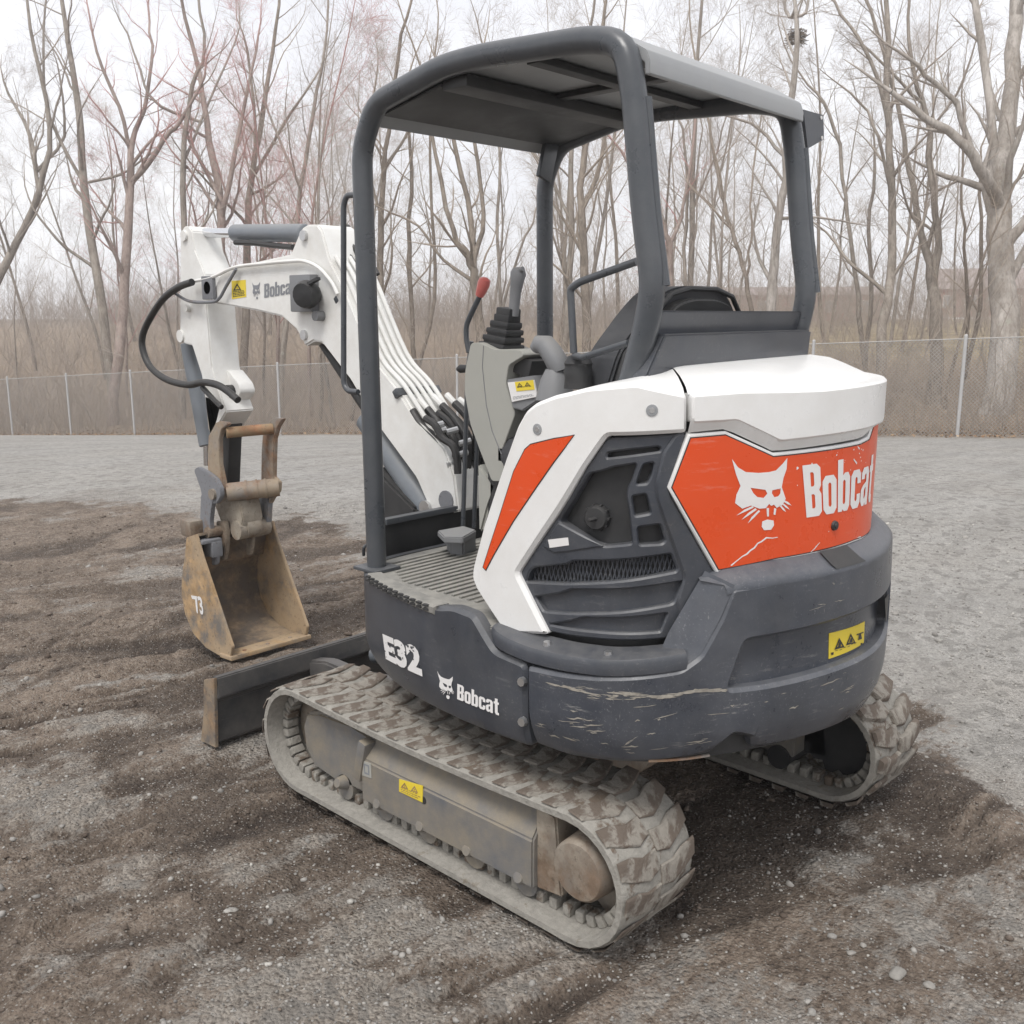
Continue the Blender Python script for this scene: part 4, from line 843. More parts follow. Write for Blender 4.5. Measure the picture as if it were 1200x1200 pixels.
def track(xo,xi,dy):
    P=track_path(); n=len(P); bm=B(); rows=[]; sgn=1 if xi>xo else -1
    for i,(y,z) in enumerate(P):
        a=Vector(P[i-1]);b=Vector(P[(i+1)%n]); t=(b-a).normalized(); nr=Vector((t.y,-t.x))
        if (Vector((y,z))-Vector(((YR+YF)/2,ZC))).dot(nr)<0: nr=-nr
        sec=((xo,-.008),(xo+.012*sgn,0),(xi-.012*sgn,0),(xi,-.008),(xi,-.026),(xi-.10*sgn,-.036),(xo+.10*sgn,-.036),(xo,-.026))
        rows.append([bm.verts.new((x,y+dy+nr.x*w,z+nr.y*w)) for x,w in sec])
    for i in range(n):
        a,b=rows[i],rows[(i+1)%n]
        for k in range(8):
            f=bm.faces.new((a[k],b[k],b[(k+1)%8],a[(k+1)%8])); f.material_index=1 if k in (0,3,4,7,6) else 0
    bmesh.ops.recalc_face_normals(bm,faces=bm.faces[:])
    tr=obj('rubber_track',bm,['belt','beltside'],EX,35)
    D=np.array(P+[P[0]]); t=np.concatenate([[0],np.cumsum(np.hypot(*np.diff(D,axis=0).T))]); Lp=t[-1]
    def at(q): q%=Lp; return np.array([np.interp(q,t,D[:,0]),np.interp(q,t,D[:,1])])
    N_=40; rg=random.Random(int(xo*100))
    xm=(xo+xi)/2
    for k in range(N_):
        for sd_ in (0,1):
            q=(k+.5*sd_)*Lp/N_; p=at(q); d=at(q+.02)-at(q-.02); d/=np.hypot(*d); nr=np.array([d[1],-d[0]])
            if (p-np.array([(YR+YF)/2,ZC]))@nr<0: nr=-nr
            if nr[1]<-.985 and 0: continue
            sg=1 if sd_ else -1
            o=bpy.data.objects.new('tread_lug',LUG[sg]); COL.objects.link(o); o.parent=tr
            X=Vector((1,0,0)); Z=Vector((0,nr[0],nr[1])); Y=Z.cross(X)
            mt=Matrix((X,Y,Z)).transposed().to_4x4(); mt.translation=Vector((xm+.002*sg,p[0]+dy,p[1]))
            s=rg.uniform(.6,1.15); o.matrix_local=mt@Matrix.Diagonal((1,1.12,s*(.4 if dy==0 else 1.1),1))
    bm=B(); K=76
    for k in range(K):
        p=at(k*Lp/K); d=at(k*Lp/K+.02)-at(k*Lp/K-.02); d/=np.hypot(*d); nr=np.array([d[1],-d[0]])
        if (p-np.array([(YR+YF)/2,ZC]))@nr<0: nr=-nr
        c=p-nr*.050; ang=math.atan2(d[1],d[0])
        for xx in (-.075,.075): box(bm,(xm+xx,c[0]+dy,c[1]),(.05,.028,.034),(ang,0,0),.005)
    stuff(obj('guide_teeth',bm,'belt',tr))
    inn='dark' if dy else 'muddy'  # right track's hub and rollers darkened to carry the counterweight's shade
    # frame
    s=sgn; f0=xo+.02*s
    sec=[(0,.095),(0,.245),(.055,.318),(.20,.326),(.24,.27),(.24,.095)]
    bm=B(); 
    for y0,y1 in ((1.665,2.43),):
        a=[bm.verts.new((f0+u*s,y0+dy,z)) for u,z in sec]; b=[bm.verts.new((f0+u*s,y1+dy,z)) for u,z in sec]
        for i in range(len(sec)): bm.faces.new((a[i],a[(i+1)%len(sec)],b[(i+1)%len(sec)],b[i]))
        bm.faces.new(a); bm.faces.new(b)
    bmesh.ops.recalc_face_normals(bm,faces=bm.faces[:]); bmesh.ops.bevel(bm,geom=bm.edges[:],offset=.006,segments=2,affect='EDGES')
    fr=obj('track_frame',bm,'frame',EX,35)
    yk=[(2.40,.10),(2.40,.315),(2.52,.330),(2.70,.318),(2.775,.295),(2.80,.24),(2.79,.16),(2.74,.10),(2.62,.085)]
    obj('idler_yoke',prism([(y+dy,z) for y,z in yk],'x',f0+.03*s,f0+.17*s,.012),'frame',fr)
    bm=B(); box(bm,(f0+.015*s,2.43+dy,.235),(.05,.04,.15),(.25,0,0),.012); obj('yoke_collar',bm,'frame',fr)
    obj('motor_guard',prism([(1.575+dy,.10),(1.60+dy,.335),(1.675+dy,.345),(1.67+dy,.09)],'x',f0+.02*s,f0+.16*s,.006),inn,fr)
    bm=B(); cyl(bm,(f0-.008*s,1.456+dy+.045,.222),(f0+.14*s,1.456+dy+.045,.222),.086,.094,28,.008); obj('drive_hub',bm,'dark' if dy else 'muddy',fr)
    bm=B(); T=[]
    for i in range(36):
        a=2*PI*i/36; r=.150 if i%3 else .128; T.append((YR+dy+math.cos(a)*r,ZC+math.sin(a)*r))
    obj('sprocket',prism(T,'x',xm-.02,xm+.02,0),inn,fr)
    bm=B(); cyl(bm,(xm-.03,YF+dy,ZC),(xm+.03,YF+dy,ZC),.152,.152,32,.008); obj('idler_wheel',bm,'muddy',fr)
    for y in (1.72,1.93,2.14,2.35,2.56):
        bm=B(); cyl(bm,(xo+.05*s,y+dy,.085),(xi-.05*s,y+dy,.085),.045,.045,14); 
        tube(bm,[(f0-.004*s,y+dy,.112),(f0+.01*s,y+dy,.108),(f0+.05*s,y+dy,.10)],[.016,.022,.03],10); obj('track_roller',bm,'dark' if dy else 'frame',fr)
    bm=B(); cyl(bm,(f0+.06*s,2.06+dy,.335),(xi-.06*s,2.06+dy,.335),.028,.028,14); obj('carrier_roller',bm,inn,fr)
    bm=B(); cyl(bm,(f0-.001*s,2.12+dy,.205),(f0+.003*s,2.12+dy,.205),.013,.013,14); obj('frame_hole',bm,'ink',fr)
    return fr,f0
frL,f0=track(-.775,-.455,0); frR,_=track(.775,.455,-.135)
mpx=pl('x',f0,-1)
obj('warning_label',panel([[(2.232,0.238),(2.12,0.254),(2.123,0.197),(2.234,0.195)]],mpx,d=.002,thick=.002,bev=0,cut=0),'yellow',frL)
fineprint([(2.232,0.197),(2.123,0.201),(2.121,0.25),(2.231,0.236)],mpx,frL,9,d=.0028,rows=3,pics=2,mat='rustred')
obj('paper_label',panel([[(2.422,0.24),(2.374,0.243),(2.373,0.193),(2.421,0.187)]],mpx,d=.002,thick=.002,bev=0,cut=0),'beige',frL)
obj('print_mark',panel([[(2.411,0.233),(2.383,0.235),(2.382,0.2),(2.408,0.198)],[(2.405,0.228),(2.389,0.229),(2.388,0.205),(2.404,0.205)]],mpx,d=.0028,thick=0,bev=0,cut=0),'printg',frL)
# ================================================================ terrain
def vnoise(x,y,seed=0):
    """smooth value noise on arrays"""
    xi=np.floor(x).astype(np.int64); yi=np.floor(y).astype(np.int64); fx=x-xi; fy=y-yi
    fx=fx*fx*(3-2*fx); fy=fy*fy*(3-2*fy)
    def h(a,b):
        n=(a*374761393+b*668265263+seed*1274126177)&0x7fffffff; n=((n^(n>>13))*1274126177)&0x7fffffff
        return ((n^(n>>16))&0xffff)/65535.
    return (h(xi,yi)*(1-fx)+h(xi+1,yi)*fx)*(1-fy)+(h(xi,yi+1)*(1-fx)+h(xi+1,yi+1)*fx)*fy
def fbm(x,y,o=4,seed=0,g=.5):
    s=0;a=1;t=0
    for i in range(o): s=s+a*vnoise(x*2**i+17*i,y*2**i-9*i,seed+i); t+=a; a*=g
    return s/t
FA=np.array([9.99,36.07]); FB=np.array([18.11,7.0]); FU=(FB-FA)/np.linalg.norm(FB-FA); FN=np.array([-FU[1],FU[0]])   # fence line, FN points away from the yard
def sstep(a,b,x): t=np.clip((x-a)/(b-a),0,1); return t*t*(3-2*t)
def gdrop(d): return .0267*np.clip(d-9,0,60)**1.413
def zbase(x,y):
    e=(x-FA[0])*FN[0]+(y-FA[1])*FN[1]; ee=np.maximum(e,0); x0=x-ee*FN[0]; y0=y-ee*FN[1]
    d=(x0+2.618)*.73+y0*.6834; zf=-gdrop(np.minimum(d,48))
    b=sstep(1,26,e); z=zf*(1-b)+.45*b+.55*sstep(26,70,e)
    return z
def dirt_mask(x,y):
    xb=np.interp(y,[-2,.2,.8,1.4,3,5.6,7.9,9.6,10.5],[-.1,.15,.55,1.12,1.6,1.85,1.5,.7,-3.5])
    wob=(fbm(x*1.3,y*1.3,5,3,.65)-.5)*2.4
    reg=sstep(.75,-.55,(x-xb)+wob*.8)
    near=sstep(5.2,2.2,y+.25*x)                      # nearer the camera gravel shows through more
    c,s=math.cos(-.36),math.sin(-.36); u=x*c+y*s; v=-x*s+y*c
    st=fbm(u*.55,v*2.6,4,11)
    m=reg*(.82-.34*near+(st-.5)*1.7+(fbm(x*3,y*3,4,7)-.5)*1.3)
    m=m*(1-.55*sstep(-1.3,-.7,x)*sstep(1.5,1.0,y))
    m=m+.75*np.exp(-(((x-.75)*.78+(y-1.05)*-.62)**2/.030+((x-.75)*.62+(y-1.05)*.78)**2/.16))*1.3   # spill of soil beside the right track
    m=m+sstep(1.0,.0,np.hypot((x-.0)/1.05,(y-1.75)/1.6))*.55  # extra dark dirt below the machine, standing in for its shadow
    return np.clip(m,0,1)
def groove(x,y):
    """long scraped ruts left by the blade and the tracks"""
    c,s=math.cos(-.30),math.sin(-.30); u=x*c+y*s; v=-x*s+y*c; v=v+.10*np.sin(u*.9+1)+(fbm(u*.6,v*.6,3,201)-.5)*.5
    r=1-np.abs(fbm(u*.22+3,v*2.3,2,207)-.5)*2; g=sstep(.86,.975,r)*sstep(.38,.52,fbm(u*.9,v*1.5,3,211))
    r2=1-np.abs(fbm(u*.35+9,v*5.5,2,217)-.5)*2; g=np.maximum(g,.8*sstep(.86,.97,r2)*sstep(.44,.56,fbm(u*.8+4,v*1.2,3,219)))
    c,s=math.cos(.55),math.sin(.55); u=x*c+y*s; v=-x*s+y*c; r3=1-np.abs(fbm(u*.18,v*2.6,2,231)-.5)*2      # a second pass, crossing the first beyond the bucket
    g=np.maximum(g*sstep(8,4.5,y),.8*sstep(.9,.98,r3)*sstep(.45,.6,fbm(u*.7,v*1.1,3,233))*sstep(3.8,5.2,y))
    pt=sstep(.54,.66,fbm(x*.9+2,y*1.6,5,241,.6))*.75                                   # wetter patches
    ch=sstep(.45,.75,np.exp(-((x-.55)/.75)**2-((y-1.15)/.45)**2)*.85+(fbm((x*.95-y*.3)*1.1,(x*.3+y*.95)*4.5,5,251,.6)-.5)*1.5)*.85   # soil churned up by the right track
    ch=np.maximum(ch,sstep(.5,.8,np.exp(-((x+.2)/.9)**2-((y-1.55)/.5)**2)+(fbm((x*.95-y*.3)*1.2,(x*.3+y*.95)*4.5,5,257,.6)-.5)*1.3)*.8)  # shade under the machine's rear, painted into the soil in streaks
    pt=pt*(1-.75*sstep(-1.5,-.8,x)*sstep(1.5,1.05,y))
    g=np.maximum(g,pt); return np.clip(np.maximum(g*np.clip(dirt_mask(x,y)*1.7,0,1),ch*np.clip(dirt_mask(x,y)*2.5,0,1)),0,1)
def zfine(x,y):
    c,s=math.cos(-.36),math.sin(-.36); u=x*c+y*s; v=-x*s+y*c
    m=dirt_mask(x,y); d=np.hypot(x+2.6,y); fade=1/(1+(d/9)**3)
    rut=(fbm(u*.7,v*3.2,3,21)-.5)*.10
    ridge=np.abs(fbm(u*.8+4,v*5.,3,31)-.5)*-.07
    clod=(fbm(x*9,y*9,4,41)-.5)*.065+(fbm(x*28,y*28,3,43)-.5)*.032
    sm=(fbm(x*1.1,y*1.1,2,51)-.5)*.04
    under=1-sstep(1.2,.75,np.maximum(np.abs(x)/1.05,np.abs(y-2.15)/1.35))*.7
    bump=np.exp(-(((x-.80)*.78+(y-1.00)*-.62)**2/.016+((x-.80)*.62+(y-1.00)*.78)**2/.20))*.07
    z=-.030*fade*groove(x,y)+fade*under*((rut+ridge+clod)*(.25+.75*m)+sm)+fade*(bump+(fbm(x*40,y*40,2,61)-.5)*.008)
    return z-.012
def axis(fine0,fine1,step,lo,hi,g=1.07):
    a=list(np.arange(fine0,fine1,step)); s=step; p=fine1
    while p<hi: a.append(p); s*=g; p+=s
    b=[];s=step;p=fine0
    while p>lo: s*=g; p-=s; b.append(p)
    return np.array(b[::-1]+a)
gx=axis(-3.0,3.4,.02,-150,150); gy=axis(.2,6.8,.02,-150,150)
X,Y=np.meshgrid(gx,gy); Z=zbase(X,Y)+zfine(X,Y)
nx,ny=len(gx),len(gy)
def grid_mesh(name,X,Y,Z):
    ny,nx=X.shape; me=bpy.data.meshes.new(name); me.vertices.add(nx*ny)
    me.vertices.foreach_set('co',np.stack([X,Y,Z],-1).reshape(-1).astype(np.float32))
    i=np.arange(nx*ny).reshape(ny,nx); q=np.stack([i[:-1,:-1],i[:-1,1:],i[1:,1:],i[1:,:-1]],-1).reshape(-1,4)
    me.loops.add(q.size); me.loops.foreach_set('vertex_index',q.reshape(-1).astype(np.int32)); me.polygons.add(len(q))
    me.polygons.foreach_set('loop_start',np.arange(0,q.size,4,dtype=np.int32)); me.polygons.foreach_set('loop_total',np.full(len(q),4,np.int32))
    me.polygons.foreach_set('use_smooth',np.ones(len(q),bool)); me.update(); me.validate(); return me
gme=grid_mesh('ground',X,Y,Z)
at=gme.attributes.new('dirt','FLOAT','POINT'); at.data.foreach_set('value',dirt_mask(X,Y).reshape(-1).astype(np.float32))
E_=(X-FA[0])*FN[0]+(Y-FA[1])*FN[1]
_xb=np.interp(Y,[-2,.2,.8,1.4,3,5.6,7.9,9.6,10.5],[-.1,.15,.55,1.12,1.6,1.85,1.5,.7,-3.5])
at=gme.attributes.new('soiled','FLOAT','POINT'); at.data.foreach_set('value',np.clip(sstep(1.5,-1.0,X-_xb+(fbm(X*1.9,Y*1.9,5,13,.65)-.5)*2.6)*(.72+1.1*(fbm(X*.8+5,Y*2.,4,91)-.4)),0,1).reshape(-1).astype(np.float32))
at=gme.attributes.new('damp_shade','FLOAT','POINT'); at.data.foreach_set('value',groove(X,Y).reshape(-1).astype(np.float32))  # wet soil and darker ruts, plus painted shade under the machine
at=gme.attributes.new('woods','FLOAT','POINT'); at.data.foreach_set('value',np.clip(sstep(-.9,.6,E_+(fbm(X*.9,Y*.9,3,77)-.5)*1.6),0,1).reshape(-1).astype(np.float32))
UU=(X-FA[0])*FU[0]+(Y-FA[1])*FU[1]
at=gme.attributes.new('field','FLOAT','POINT'); at.data.foreach_set('value',(sstep(14,22,E_)*sstep(6,16,UU)).reshape(-1).astype(np.float32))
n=NT('yard_ground')
def attr(nm):
    a=n.n('ShaderNodeAttribute'); a.attribute_name=nm; return a.outputs['Fac']
v1=n.voro(95); v2=n.voro(38); v3=n.voro(210)
sepv=lambda v: (lambda s:(n.l(v.outputs['Color'],s.inputs[0]),s.outputs['Red'])[1])(n.n('ShaderNodeSeparateColor'))
g1=n.mix(n.ramp(sepv(v1),0,1),(.19,.18,.165),(.66,.635,.595)); g2=n.mix(n.ramp(sepv(v2),0,1),(.33,.315,.295),(.56,.54,.505)); g3=n.mix(n.ramp(sepv(v3),0,1),(.21,.20,.188),(.62,.60,.565))
gcol=n.mix(.4,n.mix(.5,g1,g3),g2)
gcol=n.mix(n.mul(n.ramp(n.noise(1.1,5,.6),.4,.7),.35),gcol,(.30,.27,.235))
gcol=n.mix(n.mul(n.ramp(n.noise(.35,4,.6),.45,.65),.30),gcol,(.36,.355,.35))
gcol=n.mix(n.mul(attr('soiled'),n.ramp(n.noise(22,7,.75),.25,.6,.55,1)),gcol,n.mix(n.ramp(sepv(v1),0,1),(.15,.122,.098),(.38,.335,.285)))
dn=n.noise(5,8,.7); dn2=n.noise(40,6,.72)
dcol=n.mix(n.ramp(dn,.32,.68),(.112,.083,.062),(.27,.215,.170)); dcol=n.mix(n.ramp(dn2,.5,.72),dcol,(.34,.29,.24)); dcol=n.mix(n.ramp(dn2,.44,.28),dcol,(.060,.045,.036)); dcol=n.mix(n.mul(attr('damp_shade'),n.ramp(n.noise(18,6,.75),.3,.6,.55,1)),dcol,(.048,.036,.029))
peb=n.voro(130); pm=n.mul(n.ramp(sepv(peb),.82,.86),n.ramp(peb.outputs['Distance'],.45,.35)); dcol=n.mix(n.mul(pm,.8),dcol,(.36,.34,.31))
df=n.mul(attr('dirt'),n.mul(n.mul(n.noise(14,7,.75),-.5,'ADD'),1.2),'ADD'); df=n.mul(df,n.mul(n.mul(n.noise(1.6,8,.72,n.stretch((.8,4.2,1),(0,0,.36))),-.5,'ADD'),1.5),'ADD'); df=n.mul(df,n.mul(n.mul(n.noise(3.3,8,.8),-.5,'ADD'),1.3),'ADD'); df=n.mul(df,n.mul(attr('damp_shade'),.5),'ADD'); df=n.mul(df,n.mul(n.mul(n.noise(70,4,.7),-.5,'ADD'),.5),'ADD')
gcol=n.mix(n.mul(n.ramp(n.noise(.5,7,.7,n.stretch((1,5,1),(0,0,.5))),.42,.62),.38),gcol,(.24,.225,.205)); gcol=n.mix(n.mul(n.ramp(sepv(n.voro(17)),.72,.86),.5),gcol,(.20,.19,.175)); gcol=n.mix(n.mul(n.ramp(n.noise(9,6,.8),.52,.66),.4),gcol,(.22,.21,.195))
col=n.mix(n.ramp(df,.34,.60),gcol,dcol)
lit=n.mix(n.ramp(n.noise(7,7,.7),.3,.7),(.19,.14,.10),(.37,.285,.21)); lit=n.mix(n.ramp(sepv(n.voro(9)),.5,.9),lit,(.33,.26,.19))
fld=n.mix(n.ramp(n.noise(.8,8,.65),.35,.65),(.24,.185,.115),(.42,.34,.21))
col=n.mix(attr('woods'),col,n.mix(attr('field'),lit,fld))
hb=n.mul(n.mul(n.ramp(v1.outputs['Distance'],0,.6,1,0),.6),n.mul(n.noise(120,5,.7),.8),'ADD'); hb=n.mul(hb,n.mul(n.ramp(n.voro(55).outputs['Distance'],0,.55,1,0),.7),'ADD'); n.bump(hb,.9,.016)
GM=n.fin(col,n.ramp(df,.3,.6,.93,.86),0,.3)
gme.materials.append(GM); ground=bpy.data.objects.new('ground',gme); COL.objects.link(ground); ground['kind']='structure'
# ---- loose stones and clods: real little rocks pressed into the sheet
def scatter(name,N_,rfun,keep,mat,seed,squash=(.55,.9),span=(-1.15,1.15),r0=1.25,r1=9,sub=0):
    rs=np.random.RandomState(seed); th=math.radians(46.88); 
    d=r0*(r1/r0)**rs.rand(N_); a=rs.uniform(span[0],span[1],N_)*math.radians(36)
    x=-2.618+d*np.sin(th+a); y=d*np.cos(th+a); k=keep(x,y,rs); x,y,d=x[k],y[k],d[k]; n_=len(x)
    bmx=B(); bmesh.ops.create_icosphere(bmx,subdivisions=1+sub,radius=1); V=np.array([v.co[:] for v in bmx.verts]); F=np.array([[v.index for v in f.verts] for f in bmx.faces]); bmx.free()
    r=rfun(d,rs,n_); z=zbase(x,y)+zfine(x,y)
    P=V[None]*(1+rs.uniform(-.28,.28,(n_,len(V),1)))*np.stack([rs.uniform(.75,1.35,n_),rs.uniform(.7,1.1,n_),rs.uniform(*squash,n_)],-1)[:,None]
    b=rs.uniform(0,6.28,n_); c,s=np.cos(b)[:,None],np.sin(b)[:,None]
    Q=np.stack([P[...,0]*c-P[...,1]*s,P[...,0]*s+P[...,1]*c,P[...,2]],-1)*r[:,None,None]+np.stack([x,y,z+r*.15],-1)[:,None]
    me=bpy.data.meshes.new(name); me.vertices.add(n_*len(V)); me.vertices.foreach_set('co',Q.reshape(-1).astype(np.float32))
    f=(F[None]+(np.arange(n_)*len(V))[:,None,None]).reshape(-1,3); me.loops.add(f.size); me.loops.foreach_set('vertex_index',f.reshape(-1).astype(np.int32)); me.polygons.add(len(f))
    me.polygons.foreach_set('loop_start',np.arange(0,f.size,3,dtype=np.int32)); me.polygons.foreach_set('loop_total',np.full(len(f),3,np.int32)); me.update()
    t=me.attributes.new('tone','FLOAT','POINT'); t.data.foreach_set('value',np.repeat(rs.rand(n_),len(V)).astype(np.float32))
    me.materials.append(mat); o=bpy.data.objects.new(name,me); COL.objects.link(o); o['kind']='stuff'; return o
def stone_mat(name,a,b,c):
    global n
    n=NT(name); t=attr('tone'); col=n.mix(n.ramp(t,0,.7),a,b); col=n.mix(n.ramp(t,.94,.985),col,c); col=n.mix(n.mul(n.ramp(n.noise(60,4,.6),.4,.7),.5),col,tuple(q*.72 for q in a)); n.bump(n.noise(300,3,.6),.3,.003); return n.fin(col,.88,0,.3)
SM=stone_mat('crushed_stone',(.20,.19,.178),(.38,.362,.335),(.52,.50,.46)); CM=stone_mat('soil_clod',(.085,.064,.05),(.19,.155,.13),(.26,.22,.18))
scatter('gravel',34000,lambda d,rs,n_: rs.uniform(.0018,.0055,n_)*(d/2.2)**.55*(1+1.3*(rs.rand(n_)>.965)),lambda x,y,rs: (rs.rand(len(x))>dirt_mask(x,y)*1.35+.06),SM,5)
scatter('soil_clods',16000,lambda d,rs,n_: rs.uniform(.002,.0075,n_)*(d/2.6)**.5*(1+1.0*(rs.rand(n_)>.96)),lambda x,y,rs: (rs.rand(len(x))<dirt_mask(x,y)**2*1.2),CM,6,(.35,.65))
# stones one can pick out singly
SMB=stone_mat('pale_stone',(.24,.23,.21),(.33,.31,.285),(.36,.34,.32))
for k,(px,py,r,lb) in enumerate(([(-0.256,0.827),(-0.249,0.746)][0]+(.021,'largest flat gray stone lying on the gravel at the lower right'),[(-0.249,0.746),(-0.256,0.827)][0]+(.015,'rounded gray stone just right of the largest flat stone'),[(-0.261,0.95),(-0.203,0.943)][0]+(.010,'pale tan pebble at the front of a small pebble cluster'),[(-0.203,0.943),(-0.261,0.95)][0]+(.009,'pale pebble at the back of the small tan pebble cluster'))):
    bm=B(); bmesh.ops.create_icosphere(bm,subdivisions=3,radius=r); rg=random.Random(k)
    ph=[rg.uniform(0,6) for _ in range(6)]
    for v in bm.verts:
        u=v.co/r; w=1+.13*math.sin(3*u.x+ph[0])+.10*math.sin(4*u.y+ph[1])+.08*math.sin(5*u.z+ph[2]); v.co=Vector((v.co.x*1.25*w,v.co.y*.85*w,v.co.z*.55*w))
    z=float(zbase(np.array([px]),np.array([py]))[0]+zfine(np.array([px]),np.array([py]))[0])
    for v in bm.verts: v.co=Euler((0,0,k*1.3)).to_matrix()@v.co
    o=obj('stone',bm,SMB,None,80); o.location=(px,py,z+r*.25); tag(o,lb,'stone','loose stones on the gravel')
    at_=o.data.attributes.new('tone','FLOAT','POINT'); at_.data.foreach_set('value',np.full(len(o.data.vertices),.3+.1*k,np.float32))
# ================================================================ chain-link fence
def zb(x,y): return float(zbase(np.array([float(x)]),np.array([float(y)]))[0])
FE=thing('chain_link_fence','long gray chain-link fence along the edge of the woods','fence',(14.,21.,-1.6))
M['galv']=pmat('galvanised_pipe',(.50,.50,.50),.5,.2,var=.08,dust=.2); M['wire']=pmat('galvanised_wire',(.47,.465,.46),.6,.1,var=.1)
FH=2.0; t_post=float((np.array([18.11,7.0])-FA)@FU)
def fp(t): p=FA+FU*t; return float(p[0]),float(p[1])
bm=B()
cl=bpy.data.meshes.new
pm_=None
for k in range(-9,17):
    t=t_post-2.95*k+0.0; x,y=fp(t); z=zb(x,y)
    bm=B(); cyl(bm,(0,0,-.3),(0,0,FH+.03),.032 if k else .036,None,10); tube(bm,[(0,0,FH+.03),(0,0,FH+.06),(0,0,FH+.075)],[.038,.03,.008],10)
    o=obj('fence_post',bm,'galv',FE); o.location=(x,y,z)
def rail(h,r,name):
    bm=B(); P=[]
    for t in np.arange(t_post-2.95*16,t_post+2.95*9+.1,2.95): x,y=fp(t); P.append((x,y,zb(x,y)+h))
    tube(bm,P,r,6); return obj(name,bm,'galv',FE)
rail(FH-.02,.010,'top_rail')
tt=np.arange(t_post-2.95*16,t_post+2.95*9,.075); V=[];Fc=[]
for t in tt:
    for sg in (1,-1):
        t0,t1=t,t+sg*FH*.97; pts=[]
        for a in (0,.5,1):
            q=t0+(t1-t0)*a; x,y=fp(q); pts.append(np.array([x+FN[0]*.03*sg*.3,y+FN[1]*.03*sg*.3,zb(x,y)+.02+a*(FH-.04)]))
        b0=len(V); w=.0042
        for p in pts:
            for k in range(3): V.append(p+np.array([FU[0]*math.cos(2.1*k)*w+0,FU[1]*math.cos(2.1*k)*w,math.sin(2.1*k)*w]))
        for i in range(2):
            for k in range(3): Fc.append((b0+i*3+k,b0+i*3+(k+1)%3,b0+i*3+3+(k+1)%3,b0+i*3+3+k))
me=bpy.data.meshes.new('wire_mesh'); me.from_pydata([tuple(v) for v in V],[],Fc); wm=stuff(obj('wire_mesh',me,'wire',FE))
# ================================================================ trees
def bark(name,a,b,c,red=0):
    global n
    n=NT(name); l=attr('lvl'); v=n.noise(1.6,8,.75,n.stretch((1,1,.5))); f=n.noise(11,7,.75,n.stretch((1,1,.25)))
    col=n.mix(n.ramp(v,.38,.60),tuple(q*.85 for q in a),b); col=n.mix(n.mul(n.ramp(f,.48,.62),.6),col,tuple(q*.55 for q in a)); col=n.mix(n.mul(n.ramp(n.noise(4,6,.7),.60,.68),.45),col,(.40,.40,.34)); col=n.mix(l,col,c); n.bump(f,.5,.02); return n.fin(col,.9,0,.2)
BK={'gray':bark('gray_bark',(.25,.214,.178),(.37,.325,.28),(.42,.36,.31)),'pale':bark('pale_bark',(.33,.29,.25),(.50,.46,.42),(.44,.38,.33)),
    'red':bark('red_maple_bark',(.29,.225,.195),(.40,.32,.28),(.56,.30,.28)),'brown':bark('brown_bark',(.22,.18,.145),(.33,.28,.23),(.44,.365,.295))}
